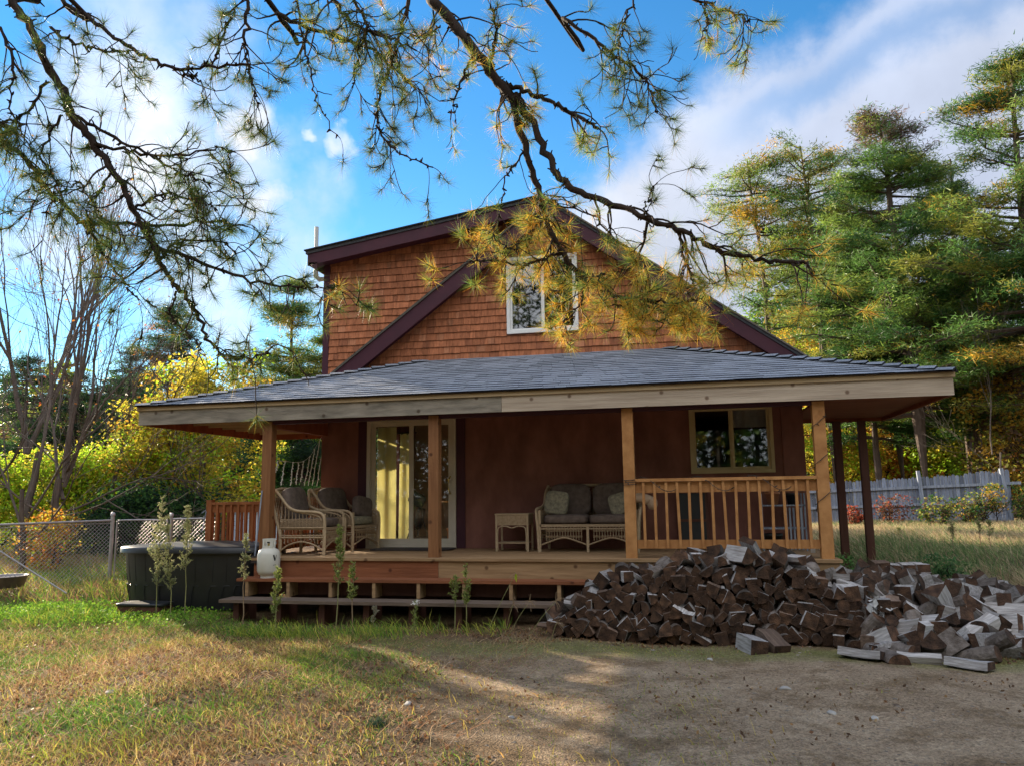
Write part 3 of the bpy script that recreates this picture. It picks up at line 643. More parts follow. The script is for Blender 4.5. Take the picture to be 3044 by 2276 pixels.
def wicker_seat(name,label,cat,W,loc,rot,group=None,cush='cushion'):
    """seat faces local -y; origin on the floor at its centre"""
    t=thing(name,label,cat,loc,rot,group)
    d=.74; yf,yb=-d/2,d/2; w=W/2
    sp=lambda pts,n=26:catmull(pts,n)
    for s in (-1,1):
        # one continuous cane: rear foot, raked back, sweeping arm, front leg
        x=s*w
        pts=[(x*.94,yb-.02,0),(x*.95,yb-.03,.25),(x*.98,yb+.06,.60),(x*.99,yb+.12,.90),(x*.97,yb+.08,.955),(x,yb-.02,.86),(x,yb-.16,.70),(x*1.02,yb-.32,.64),(x*1.04,yf+.12,.62),(x*1.03,yf+.02,.55),(x*1.0,yf+.0,.35),(x*.98,yf+.01,0)]
        b=MB(); b.tube(sp(pts,60),.021,8); b.build('arm_frame','wicker_side',t,True)
        b=MB(); b.tube(sp([(x*.99,yb-.03,.84),(x*1.0,yb-.19,.66),(x*1.01,yf+.14,.575),(x*1.0,yf+.05,.5)],20),.013,6)
        for z in (.40,.29,.26): b.tube([(x*.975,yb-.02,z),(x*.985,yf+.01,z)],.014 if z!=.29 else .010,6)
        for y in np.linspace(yf+.07,yb-.05,12):
            top=.60-.0*y+max(0,(y-(yb-.28)))*1.0; b.tube([(x*.98,y,.40),(x*1.0,y,top)],.006,4)
        for y in np.linspace(yf+.06,yb-.05,13): b.tube([(x*.975,y,.12+.10*(1-((y)/(d/2))**2)),(x*.975,y,.28)],.006,4)
        b.tube(sp([(x*.97,yf+.02,.07),(x*.975,yf+.18,.16),(x*.975,0,.20),(x*.975,yb-.18,.16),(x*.97,yb-.03,.07)],18),.013,6)
        # woven band
        zz=np.arange(.41,.535,.016)
        for k,z in enumerate(zz):
            ys=np.linspace(yf+.03,yb-.03,27); xx=x*.99+.006*np.where((np.arange(27)+k)%2,1,-1); b.tube(np.stack([xx,ys,np.full(27,z)],1),.006,4)
        b.build('side_panel','wicker',t)
        b=MB(); b.box(x*.96-.016,x*.96+.016,yf-.0,yf+.035,0,.60) ; b.build('leg','wicker_side',t)
        b=MB(); b.box(x*.94-.016,x*.94+.016,yb-.045,yb-.01,0,.4) ; b.build('leg','wicker_side',t)
    # front skirt with spindles and arches
    b=MB(); nb=2 if W>1.2 else 1
    b.box(-w*.96,w*.96,yf,yf+.03,.36,.40); b.box(-w*.96,w*.96,yf+.005,yf+.025,.325,.345)
    for k in range(nb):
        a0=-w*.95+k*(2*w*.95/nb); a1=a0+2*w*.95/nb; n=14 if nb==2 else 12
        b.tube(catmull([(a0,yf+.015,.10),(a0+.12,yf+.015,.145),((a0+a1)/2,yf+.015,.205),(a1-.12,yf+.015,.145),(a1,yf+.015,.10)],22),.012,6)
        for x in np.linspace(a0+.09,a1-.09,n): b.tube([(x,yf+.015,.13+.07*(1-((x-(a0+a1)/2)/((a1-a0)/2))**2)),(x,yf+.015,.36)],.0055,4)
        for z in (.215,.23,.30,.315):
            xs=np.linspace(a0+.08,a1-.08,30); b.tube(np.stack([xs,yf+.015+.006*np.where(np.arange(30)%2,1,-1),np.full(30,z)],1),.005,4)
    b.build('front_skirt','wicker',t)
    if nb==2: bx('leg','wicker_side',t,-.018,.018,yf,yf+.035,0,.36)
    # woven back
    b=MB(); ra=.14
    for z in np.arange(.42,.93,.022):
        xs=np.linspace(-w*.95,w*.95,int(40*W)); yy=yb-.03+max(0,(z-.25))*ra*1.6+.006*np.where(np.arange(len(xs))%2,1,-1); b.tube(np.stack([xs,yy,np.full(len(xs),z)],1),.0065,4)
    for x in np.linspace(-w*.95,w*.95,int(20*W)): b.tube([(x,yb-.03,.3),(x,yb+.085,.93)],.006,4)
    b.build('back_panel','wicker',t)
    b=MB(); b.tube(catmull([(-w*.98,yb+.09,.92),(-w*.6,yb+.10,.955),(0,yb+.11,.965),(w*.6,yb+.10,.955),(w*.98,yb+.09,.92)],20),.024,8); b.build('back_rail','wicker_side',t,True)
    b=MB(); b.box(-w*.95,w*.95,yf+.03,yb-.03,.37,.395); b.build('seat_deck','wicker',t)
    for k in range(nb):
        cw=(2*w*.93)/nb; cx=-w*.93+cw*(k+.5)
        b=MB(); rounded_box(b,cx,-.01,.465,cw-.01,d-.10,.14,None,5,12); b.build('seat_cushion',cush,t,True)
        b=MB(); rounded_box(b,cx,yb-.09,.74,cw-.02,.17,.50,rx(-.20),4,12); b.build('back_cushion','cushion',t,True)
    return t
def catmull(pts,n):
    pts=np.asarray(pts,float); P_=np.vstack([2*pts[0]-pts[1],pts,2*pts[-1]-pts[-2]]); m=len(pts)-1; out=[]
    for s in np.linspace(0,m,n):
        i=min(int(s),m-1); t=s-i; p0,p1,p2,p3=P_[i:i+4]
        out.append(.5*((2*p1)+(-p0+p2)*t+(2*p0-5*p1+4*p2-p3)*t*t+(-p0+3*p1-3*p2+p3)*t**3))
    return np.array(out)
wicker_seat('wicker_armchair','pale wicker armchair nearest the propane tank, turned sideways','armchair',.68,(-5.50,10.95,ZD),math.radians(90),'wicker armchairs at the left end of the porch')
wicker_seat('wicker_armchair','pale wicker armchair with floral seat in front of the patio door','armchair',.70,(-5.30,11.74,ZD),math.radians(78),'wicker armchairs at the left end of the porch','cushion_floral')
wicker_seat('wicker_loveseat','pale wicker two-seat sofa with grey cushions against the brown wall','sofa',1.46,(-1.44,11.80,ZD),0)
def pillow(name,label,loc,size,R_,m,g=None):
    b=MB(); rounded_box(b,0,0,0,*size,None,4.5,14); o=b.build(name,m,None,True); o.matrix_world=Matrix.Translation(loc)@Matrix(R_.tolist()).to_4x4(); tag(o,label,'pillow',g)
pillow('throw_pillow','square floral pillow leaning in the left corner of the wicker sofa',(-1.94,11.80,1.50),(.36,.13,.36),rx(-.25)@ry(.12),'cushion_floral')
pillow('throw_pillow','pale patterned pillow leaning at the right end of the wicker sofa',(-.98,11.74,1.48),(.34,.12,.32),rx(-.25)@ry(-.3),'cushion_floral')
pillow('throw_pillow','small dark pillow standing on the floral armchair seat',(-5.12,11.92,1.47),(.38,.13,.34),rz_(1.2)@rx(-.2)@ry(.2),'cushion')
def bolster():
    t=thing('plush_bolster','tan plush bolster draped over the right arm of the wicker sofa','bolster',(-.66,11.62,1.53))
    b=MB(); b.tube(catmull([(-.12,0,.02),(-.04,0,.035),(.07,0,.01),(.12,0,-.03)],14),[.02,.05,.066,.07,.07,.07,.07,.07,.07,.072,.075,.08,.07,.03],12); b.build('body','tan_plush',t,True)
    b=MB(); rounded_box(b,.145,0,-.045,.15,.16,.19,None,2.2,12); b.build('end_ball','tan_plush',t,True)
bolster()
def side_table():
    t=thing('wicker_side_table','small pale wicker side table with a lower shelf, left of the sofa','side table',(-2.585,11.75,ZD))
    w,d,h=.25,.19,.555
    b=MB(); b.box(-w-.01,w+.01,-d-.01,d+.01,h-.02,h); b.build('tabletop','wicker_side',t)
    b=MB(); b.box(-w+.02,w-.02,-d,-d+.012,h-.17,h-.022); b.box(-w+.02,w-.02,d-.012,d,h-.17,h-.022); b.box(-w,-w+.012,-d+.02,d-.02,h-.17,h-.022); b.box(w-.012,w,-d+.02,d-.02,h-.17,h-.022); b.build('apron','wicker',t)
    for sx in (-1,1):
        for sy in (-1,1): bx('leg','wicker_side',t,sx*(w-.012)-.014,sx*(w-.012)+.014,sy*(d-.012)-.014,sy*(d-.012)+.014,0,h-.021)
    b=MB(); b.box(-w+.03,w-.03,-d+.01,d-.01,.115,.135); b.build('shelf','wicker',t)
    b=MB(); b.tube(catmull([(-w+.035,-d-.004,.02),(-w+.035,-d-.004,.28),(-w+.06,-d-.004,.355),(-.09,-d-.004,.37),(0,-d-.004,.345),(.09,-d-.004,.37),(w-.06,-d-.004,.355),(w-.035,-d-.004,.28),(w-.035,-d-.004,.02)],50),.009,6); b.build('cane_arch','wicker_side',t)
side_table()
def propane():
    t=thing('propane_tank','white propane cylinder standing on the upper step at the left','gas cylinder',(-5.735,10.13,.543),math.radians(10)); t.scale=(1,1,.93)
    R0=.155
    b=MB(); b.lathe([(0,.03),(.08,.03),(.13,.05),(R0,.11),(R0,.345),(.13,.405),(.08,.435),(.0,.445)],32); b.build('cylinder','tank_white',t,True)
    b=MB(); b.lathe([(.095,.0),(.105,.0),(.105,.05),(.095,.05)],28); b.build('foot_ring','tank_white',t)
    b=MB(); a=np.linspace(.5,2*np.pi-.5,26)
    for z0,z1 in ((.42,.47),(.53,.57)):
        for k in range(25):
            c=np.array([[math.cos(a[k]),math.sin(a[k])],[math.cos(a[k+1]),math.sin(a[k+1])]])*.088
            b.add([(c[0,0],c[0,1],z0),(c[1,0],c[1,1],z0),(c[1,0],c[1,1],z1),(c[0,0],c[0,1],z1)],np.array([[0,1,2,3]]))
    for k in (0,1,2,7,8,9,15,16,17,22,23,24):
        c=np.array([[math.cos(a[k]),math.sin(a[k])],[math.cos(a[k+1]),math.sin(a[k+1])]])*.088
        b.add([(c[0,0],c[0,1],.47),(c[1,0],c[1,1],.47),(c[1,0],c[1,1],.53),(c[0,0],c[0,1],.53)],np.array([[0,1,2,3]]))
    b.build('collar','tank_white',t)
    b=MB(); b.tube([(0,0,.43),(0,0,.50)],.02,10); b.tube([(0,0,.49),(.05,-.01,.49)],.014,8); b.build('valve','brass',t)
    b=MB(); b.tube([(0,0,.505),(0,0,.525)],.03,12); b.build('valve_knob','black_metal',t)
    # printed V and line on the side, raised a hair off the skin
    def mark(p,q,w,name='marking'):
        pass
    b=MB()
    def stroke(p,q,w):
        n=5
        for i in range(n):
            a0=[p[j]+(q[j]-p[j])*i/n for j in (0,1)]; a1=[p[j]+(q[j]-p[j])*(i+1)/n for j in (0,1)]
            V=[]
            for (an,z),s in ((a0,-1),(a0,1),(a1,1),(a1,-1)):
                dx,dz=(a1[0]-a0[0])*R0,(a1[1]-a0[1]); L=math.hypot(dx,dz); ox,oz=-dz/L*w/2*s,dx/L*w/2*s
                aa=an+ox/R0; V.append((math.cos(aa)*(R0+.0015),math.sin(aa)*(R0+.0015),z+oz))
            b.add(V,np.array([[0,1,2,3]]))
    th=math.radians(-45)
    stroke((th-.02,.335),(th+.12,.255),.022); stroke((th+.26,.335),(th+.12,.255),.008); stroke((th-.07,.335),(th+.05,.335),.006); stroke((th-.06,.19),(th+.2,.195),.006)
    b.build('marking','tank_mark',t)
propane()
def tub():
    t=thing('hot_tub','black plastic tub with an overhanging lid left of the porch steps','tub',(-7.24,10.95,.06))
    # superellipse footprint, slight taper
    def ring(rx_,ry_,n=64,p=3.2):
        a=np.arange(n)/n*2*np.pi; f=lambda w:np.sign(w)*np.abs(w)**(2/p); return np.stack([rx_*f(np.cos(a)),ry_*f(np.sin(a))],1)
    n=64; prof=[(.0,.90),(.25,.94),(.5,.965),(.72,.985),(.93,1.0)]
    b=MB(); V=[]; A=np.arange(n)
    rib=1-.010*((A//4)%2)
    for z,s in prof:
        r=ring(1.18*s,.72*s); rr=r*(rib if z<.5 else 1.0)[:,None] if z<.5 else r
        V+= [(x,y,z*.93) for x,y in rr]
    i=np.arange(len(prof)-1)[:,None]*n; j=np.arange(n)[None,:]; j2=(j+1)%n
    b.add(V,np.stack([i+j,i+j2,i+n+j2,i+n+j],-1).reshape(-1,4)); b.build('shell','black_plastic',t,True)
    b=MB()
    for k in range(30):
        a=k/30*2*np.pi; f=lambda w:np.sign(w)*np.abs(w)**(2/3.2)
        pr_=lambda z,s,o: np.array([(1.18*s+o)*f(math.cos(a)),(.72*s+o)*f(math.sin(a)),z]); tg=unit(np.array([-math.sin(a),math.cos(a),0]))
        arch=[pr_(.06,.905,.006)-tg*.05,pr_(.24,.94,.006)-tg*.045,pr_(.34,.95,.006)-tg*.02,pr_(.34,.95,.006)+tg*.06,]
        b.tube(arch,.007,5); b.tube([pr_(.40,.955,.004),pr_(.78,.985,.004)],.006,5)
    b.build('ribs','black_plastic',t)
    b=MB(); V=[]
    for z,s in ((.80,1.06),(.865,1.055),(.885,1.03),(.895,.9),(.915,.6),(.93,.3),(.932,.02)):
        r=ring(1.18*s,.72*s); V+=[(x,y,z) for x,y in r]
    i=np.arange(6)[:,None]*n; b.add(V,np.stack([i+j,i+j2,i+n+j2,i+n+j],-1).reshape(-1,4)); b.build('lid','black_plastic',t,True)
    st=thing('tub_step','low dark plastic step lying in front of the black tub','step',(-7.5,10.0,.0))
    b=MB(); b.prism([(-.42,0),(.30,0),(.26,.16),(-.38,.16)],-.16,.16); b.build('base','brown_post',st)
    b=MB(); rounded_box(b,-.06,0,.18,.76,.36,.05,None,6,10); b.build('step_top','black_plastic',st,True)
tub()
def pole(name,label,cat,a,b_,r,m,extra=None,rr=None):
    b=MB(); b.tube([a,b_],r,8); o=b.build(name,m); tag(o,label,cat); return o
def broom():
    t=thing('leaning_broom','grey pole leaning against the left porch post','pole')
    b=MB(); b.tube([P(757,1655,10.28),P(779,1457,10.385)],.011,8); b.build('handle','grey_wood',t)
    b=MB(); p=P(757,1655,10.28); b.box(p[0]-.05,p[0]+.05,p[1]-.015,p[1]+.015,p[2]-.08,p[2]+.02); b.build('head','mat_dark',t)
    t=thing('net_pole','thin pole with a hooked tip leaning on the side deck corner','pole')
    b=MB(); b.tube([P(600,1578,11.0),P(613,1520,11.0),P(611,1515,11.0),P(600,1524,11.0)],.009,6); b.build('shaft','grey_wood',t)
broom()
def light_strings():
    t=thing('icicle_lights','white mini icicle lights strung above the left end railing','string lights')
    S_=[((1600,1440),(1645,1175)),((1700,1440),(1732,1185)),((1765,1430),(1790,1185)),((1815,1400),(1843,1175)),((1855,1440),(1915,1120)),((1898,1440),(1968,1040)),((1940,1440),(2025,940)),((1990,1445),(2080,860)),((1540,1300),(1568,1170))]
    tops=[]
    for k,(lo,hi) in enumerate(S_):
        def px(q): return (400+q[0]/3.675,1050+q[1]/3.675)
        # strings hang in the plane of the end railing
        def onx(q,X=-6.07):
            d=CR*(px(q)[0]-1522)/F-CU*(px(q)[1]-1138)/F+CF; d=d*(X/d[0]); return np.array([d[0],d[1],d[2]+H])
        a=onx(lo); c=onx(hi); a[0]=c[0]; c2=c.copy(); tops.append(c)
        b=MB(); pts=a+(c-a)*np.linspace(0,1,9)[:,None]; pts[1:-1]+=rng.normal(0,.004,(7,3)); b.tube(pts,.0075,5); o=b.build('strand','rope_white',t)
        b=MB()
        for p in pts[1:]:
            s=rng.choice([-1,1])*.028; b.tube([p,p+np.array([0,s,-.008])],.0085,5)
        b.build('bulbs','bulb',o)
    tops.sort(key=lambda p:p[1]); b=MB(); b.tube(catmull(tops,30),.003,4); b.build('wire','rope_white',t)
    # dark wire wound round the right posts and the top rail
    def vine(name,label,path,r=.004,leaf=True):
        t=thing(name,label,'string lights'); b=MB(); b.tube(path,r,5); b.build('wire','wire',t); b=MB()
        for p in path[::3]:
            d=rng.normal(0,.02,3); b.tube([p,p+d],.005,4)
        b.build('bulbs','wire',t)
    def helix(xc,yc,w,z0,z1,turns):
        out=[]
        for s in np.linspace(0,1,int(turns*16)):
            a=s*turns*2*np.pi; c,sn=math.cos(a),math.sin(a); m=max(abs(c),abs(sn)); out.append((xc+c/m*w,yc+sn/m*w,z0+(z1-z0)*s))
        return np.array(out)
    vine('wire_lights','dark light wire wound around the amber corner post',helix(1.64,10.472,.082,1.2,2.7,3.2))
    vine('wire_lights','dark light wire wrapped in a tight knot round the post by the sofa',helix(-.747,10.472,.084,1.72,1.82,3.5))
    xs=np.linspace(-.66,1.55,90); path=np.stack([xs,10.43+.065*np.cos(xs*9),1.74+.095*np.sin(xs*9+.6)],1); vine('wire_lights','dark light wire spiralling along the porch top rail',path)
light_strings()
def porch_misc():
    t=thing('ceiling_lamp','small clear glass porch lamp hanging near the fascia joint','lamp',tuple(P(1452,1232,11.3)))
    b=MB(); b.lathe([(0,.10),(.05,.10),(.05,.075),(.0,.075)],16); b.build('canopy','gutter',t); b=MB(); b.lathe([(.03,.075),(.075,.03),(.07,-.01),(.03,-.03),(0,-.03)],16); b.build('shade','glass',t)
    t=thing('storage_rack','dark slatted rack with pots behind the right end of the railing','rack',(1.30,11.95,ZD))
    for z in (.30,.62): bx('shelf','grey_wood',t,-.30,.30,-.17,.17,z,z+.02)
    for x in (-.3,.28):
        for y in (-.17,.15): bx('leg','grey_wood',t,x,x+.02,y,y+.02,0,.80)
    b=MB();
    for k in range(5): b.box(.02+k*.05,.045+k*.05,-.19,-.172,.02,.60)
    b.build('slats','grey_wood',t)
    for (x,z,s,l,m) in ((1.15,0,.13,'round black pot on the floor under the slatted rack','black_plastic'),(1.18,.64,.10,'clay pot on top of the slatted rack','terra'),(1.45,.64,.09,'dark green pot on top of the slatted rack, against the post','black_plastic')):
        q=thing('flower_pot',l,'pot',(x,11.95,ZD+z)); b=MB(); b.lathe([(0,.0),(s*.7,0),(s,s*1.5),(s*1.08,s*1.5),(s*1.08,s*1.8),(s*.95,s*1.8),(s*.9,s*1.4),(0,s*1.4)],20); b.build('bowl',m,q,True)
    t=thing('leaning_shutter','dark framed shutter leaning on the wall behind the railing','shutter',(.05,12.16,ZD)); t.rotation_euler=(-.09,0,0)
    for x in (-.23,.19): bx('stile','brown_post',t,x,x+.04,-.015,.015,0,.86)
    for z in (.0,.40,.82): bx('cross_rail','brown_post',t,-.19,.19,-.015,.015,z,z+.04)
    b=MB(); b.box(-.19,.19,-.004,.004,.04,.82); b.build('panel','black_plastic',t)
    t=bx('outlet_box','vinyl_white',None,1.47,1.52,10.60,10.63,.86,.95); tag(t,'small white outlet box at the foot of the amber corner post','outlet')
    b=MB(); rounded_box(b,-4.25,11.9,ZD+.014,1.3,.55,.02,None,9,8); o=b.build('door_mat','mat_dark'); tag(o,'dark mat lying in front of the patio door','mat')
    # inside, seen through the patio door
    def curtain(label,x0,x1,y,z0,z1,m,amp=.03,k=26,skew=0):
        n=60; xs=np.linspace(x0,x1,n); V=[]
        for z,sk in ((z1,0),(z0,skew)):
            for x in xs: V.append((x+sk,y+amp*math.sin(x*k),z))
        i=np.arange(n-1); b=MB(); b.add(V,np.stack([i,i+n,i+n+1,i+1],1)); b.add(np.array(V)+[0,.004,0],np.stack([i,i+1,i+n+1,i+n],1)); o=b.build('curtain',m,None,True); tag(o,label,'curtain')
    curtain('long yellow curtain drawn inside the left pane of the patio door',-5.12,-4.80,12.55,.82,2.80,'curtain')
    curtain('cream curtain hanging on rings beside the yellow one',-4.80,-4.56,12.75,.82,2.70,'curtain',.025,34,-.02)
    curtain('pale lilac curtain inside the right pane of the patio door',-3.86,-3.70,12.60,1.55,2.50,'curtain_lilac',.02,50)
    curtain('scalloped valance inside the tan framed window',.70,1.24,12.42,2.60,2.87,'valance',.015,40)
    b=MB(); b.tube([(-5.15,12.75,2.71),(-4.5,12.75,2.71)],.012,8)
    for x in (-4.76,-4.66): b.tube(catmull([(x,12.72,2.68),(x+.02,12.74,2.71),(x,12.76,2.735),(x-.02,12.74,2.71),(x,12.72,2.68)],12),.006,5)
    o=b.build('curtain_rod','black_metal'); tag(o,'dark curtain rod with rings inside the patio door','curtain rod')
    t=thing('folding_chair','folded black metal chair leaning inside the patio door','chair',(-4.52,12.62,ZD)); 
    for dx in (-.02,.14):
        b=MB(); b.tube([(dx-.12,0,0),(dx+.03,.02,.45),(dx+.0,.05,.80)],.010,6); b.build('leg','black_metal',t)
        b=MB(); b.tube([(dx+.14,.1,0),(dx+.03,.03,.45)],.010,6); b.build('leg','black_metal',t)
    b=MB(); rounded_box(b,.06,.05,.78,.30,.03,.22,ry(.5),5,8); b.build('backrest','black_metal',t,True)
    b=MB(); rounded_box(b,.10,.08,.48,.08,.30,.32,ry(.2),5,8); b.build('seat','black_metal',t,True)
    for z in (.12,.28): bx('stretcher','black_metal',t,-.08,.10,0,.012,z,z+.012)
    t=thing('pedestal_table','small round pedestal table standing inside behind the knotty post','table',(-3.95,13.1,ZD))
    b=MB(); b.lathe([(0,.72),(.24,.72),(.24,.745),(0,.745)],24); b.build('tabletop','rail_wood',t); b=MB(); b.lathe([(.18,0),(.18,.02),(.03,.05),(.03,.72)],16); b.build('pedestal','black_metal',t,True)
    t=thing('planter_box','clay planter standing on the floor inside the right door pane','planter',(-3.82,12.72,ZD)); b=MB(); b.box(-.10,.10,-.08,.08,0,.26); b.build('box','terra',t)
    b=MB(); b.box(-.115,.115,-.095,.095,.262,.30); b.build('rim','terra',t)
porch_misc()
# ================= PLANTS: helpers =================
def add_blades(b,O,Dr,L,Wd,C,bend=None,mi=0):
    """thin triangles (or bent two-piece blades) from points O along Dr"""
    n=len(O); side=unit(np.cross(Dr,rng.normal(size=(n,3))))*np.asarray(Wd).reshape(-1,1)/2
    L=np.asarray(L).reshape(-1,1)
    if bend is None:
        V=np.stack([O-side,O+side,O+Dr*L],1).reshape(-1,3); b.add(V,np.arange(3*n).reshape(-1,3),C,mi)
    else:
        mid=O+Dr*L*.55; tip=mid+unit(Dr+bend)*L*.5
        V=np.stack([O-side,O+side,mid-side*.8,mid+side*.8,tip],1).reshape(-1,3); k=np.arange(n)[:,None]*5
        b.add(V,[np.concatenate([k,k+1,k+3,k+2],1),np.concatenate([k+2,k+3,k+4],1)],np.asarray(C),mi)
def add_leaves(b,O,size,C,mi=0,flat=.0):
    n=len(O); a=unit(rng.normal(size=(n,3))*[1,1,1-flat]); c=unit(np.cross(a,rng.normal(size=(n,3)))); s=np.asarray(size).reshape(-1,1)
    V=np.stack([O-a*s*.5,O+c*s*.32,O+a*s*.5,O-c*s*.32],1).reshape(-1,3); b.add(V,np.arange(4*n).reshape(-1,4),C,mi)
def pick(cols,w,n,j=.25):
    cols=np.array(cols,float); w=np.array(w,float)/np.sum(w); return cols[rng.choice(len(cols),n,p=w)]*rng.uniform(1-j,1+j,(n,1))
def conifer(name,label,x,y,h,cb,R,cols,w,nbr=60,cl=16,group=None,lean=(0,0),r0=.2,prof='cone',blade=(.15,.32),bw=.035,flat=.35,up=.15,bark='bark_pine',per=13,gap=.0,cones=False):
    t=thing(name,label,'tree',(x,y,float(gz(x,y))),0,group)
    b=MB(); zz=np.linspace(-.3,h*.97,9); tx=lean[0]*(zz/h)**1.3+rng.normal(0,.05,9)*(zz>1); ty=lean[1]*(zz/h)+rng.normal(0,.05,9)*(zz>1)
    tr=np.stack([tx,ty,zz],1); b.tube(tr,r0*(1-zz/h*.92)+.02,8)
    def at(z): return np.array([np.interp(z,zz,tx),np.interp(z,zz,ty),z])
    cent=[]; cdir=[]; ctop=[]
    layers=np.sort(rng.uniform(0,1,max(6,nbr//5)))
    for i in range(nbr):
        u=layers[i%len(layers)]+rng.normal(0,.012) if prof in('layer','tall') else rng.random()**.9
        u=min(max(u,0),1); z=cb+(h*.97-cb)*u
        if prof=='cone': l=R*(1-u)**.7+.35
        elif prof=='tall': l=(R*min(1,.24+1.0*(1-u))*rng.uniform(.55,1.05)) if u<.93 else R*.16
        elif prof=='layer': l=R*(.35+.65*math.sin(min(1,(1-u)*1.35)*math.pi/2))*rng.uniform(.55,1.1)*(1 if u<.93 else .6)
        else: l=R*math.sqrt(max(.12,1-(u*1.6-.75)**2*.9))*rng.uniform(.55,1.1)
        az=rng.uniform(0,2*np.pi); d=np.array([math.cos(az),math.sin(az),0]); p0=at(z)
        k=5; s=np.linspace(0,1,k); pts=p0+d*(s*l)[:,None]; pts[:,2]+=up*l*(s**1.4)+rng.normal(0,.05,k)*s*2-(.12*l*s if u<.3 else 0); pts[1:,:2]+=rng.normal(0,.06*l,(k-1,2))*s[1:,None]
        b.tube(pts,np.linspace(.022+.014*l,.008,k),4,cap=False)
        m=max(4,int(cl*l/R+3)); f=rng.uniform(.30,1.0,m); pp=np.stack([np.interp(f,s,pts[:,j]) for j in range(3)],1)
        sd=np.array([-d[1],d[0],0]); off=rng.normal(0,1,m)*.22*l*(1.15-f); pp+=sd*off[:,None]; pp[:,2]+=rng.normal(0,.05,m)
        cent.append(pp); cdir.append(np.tile(d,(m,1))+sd*np.sign(off)[:,None]*.6); ctop.append(np.full(m,u))
        for q in pp[::3]:
            b.tube([pts[2],(pts[2]+q)/2+[0,0,.03],q],.009,3,cap=False)
    tro=b.build('trunk',bark,t)
    Cn=np.concatenate(cent); Cd=unit(np.concatenate(cdir)); U=np.concatenate(ctop); cb_=pick(cols,w,len(cent),.15); cc=np.concatenate([np.where((rng.random(len(c_))<.75)[:,None],cb_[i_],pick(cols,w,len(c_),.15)) for i_,c_ in enumerate(cent)])*rng.uniform(.8,1.2,(len(Cn),1))
    if cones:
        mk=(U>.86)&(rng.random(len(Cn))<.6); cc[mk]=pick([(.20,.12,.08),(.13,.09,.07)],[1,1],mk.sum())
    per=int(per*1.9); O=np.repeat(Cn,per,0)+rng.normal(0,1,(len(Cn)*per,3))*[.22,.22,.10]; Dn=unit(np.repeat(Cd,per,0)*.45+rng.normal(size=O.shape)*[1,1,flat*.8+.28]+[0,0,.20])
    C=np.repeat(cc,per,0)*rng.uniform(.75,1.25,(len(O),1))
    b=MB(); add_blades(b,O,Dn,rng.uniform(*blade,len(O))*.72,bw*.62*rng.uniform(.6,1.3,len(O)),C); b.build('crown','needle',t)
    return t
def limbs(b,p,d,l,r,depth,maxd,ends,spread=.6,nchild=(2,4),grav=0,sides=6,kmin=.62,wob=.12,minr=.004):
    k=5; pts=[p]; dd=np.array(d,float)
    for i in range(k-1):
        dd=unit(dd+rng.normal(0,wob,3)+np.array([0,0,grav])); pts.append(pts[-1]+dd*l/(k-1))
    pts=np.array(pts); r1=max(r*.62,minr); b.tube(pts,np.linspace(r,r1,k),max(3,sides-depth),cap=False)
    if depth>=maxd: ends.append(pts[-1]); ends.append(pts[2]); return
    for _ in range(rng.integers(*nchild)+ (1 if depth<2 else 0)):
        f=rng.uniform(.35,1.0); q=np.array([np.interp(f,np.linspace(0,1,k),pts[:,j]) for j in range(3)])
        nd=unit(dd+rng.normal(0,spread,3)); limbs(b,q,nd,l*rng.uniform(kmin,.85),r1*rng.uniform(.55,.85),depth+1,maxd,ends,spread,nchild,grav,sides,kmin,wob,minr)
    limbs(b,pts[-1],dd,l*.75,r1,depth+1,maxd,ends,spread,nchild,grav,sides,kmin,wob,minr)
def leafy(name,label,x,y,h,R,cols,w,n=9000,cb=.25,leaf=.11,group=None,r0=.09,trunks=1,maxd=4,cat='tree',bark='bark_dark',dens=1.,squash=1.):
    t=thing(name,label,cat,(x,y,float(gz(x,y))),0,group)
    b=MB(); ends=[]
    for k in range(trunks):
        a=rng.uniform(0,6.28); limbs(b,np.array([.15*math.cos(a)*(trunks>1),.15*math.sin(a)*(trunks>1),-.1]),unit(np.array([.35*math.cos(a)*(trunks>1),.35*math.sin(a)*(trunks>1),1.])),h*.42,r0,0,maxd,ends,.55,(2,4),.02,6)
    b.build('trunk',bark,t)
    E_=np.array(ends); zz=cb*h
    # fit the twig ends into the crown envelope
    E_=E_[E_[:,2]>zz]; 
    if len(E_)<40: E_=np.concatenate([E_,rng.normal(0,1,(60,3))*[R*.4,R*.4,h*.12]+[0,0,h*.6]])
    K=160; th=rng.uniform(0,2*np.pi,K); rr=R*np.sqrt(rng.random(K)); z=zz+(h-zz)*rng.random(K); sc=np.sqrt(np.clip(1-((z-(zz+h)/2)/((h-zz)/2))**2*.85,.1,1))
    X_=np.stack([rr*np.cos(th)*sc,rr*np.sin(th)*sc,z],1); E_=np.concatenate([E_[(np.hypot(E_[:,0],E_[:,1])<R*1.1)&(E_[:,2]<h*1.02)],X_])
    ci=rng.integers(0,len(E_),n); O=E_[ci]+rng.normal(0,1,(n,3))*[.24,.24,.15]*min(1,R/1.5)
    cl=pick(cols,w,len(E_),.2); C=cl[ci]*rng.uniform(.7,1.3,(n,1))
    b=MB(); add_leaves(b,O,leaf*rng.uniform(.6,1.3,n),C,flat=.3); b.build('crown','leaf',t)
    return t
G1=(.042,.110,.027); G2=(.088,.185,.038); G3=(.19,.28,.05); OL=(.23,.24,.04); YO=(.46,.28,.035); OR=(.46,.17,.03); YL=(.58,.48,.05); LG=(.32,.50,.03); BR=(.13,.08,.045); RD=(.30,.06,.03); DG=(.018,.045,.022)
def X(u,Y,v=1450): return P(u,v,Y)[0]
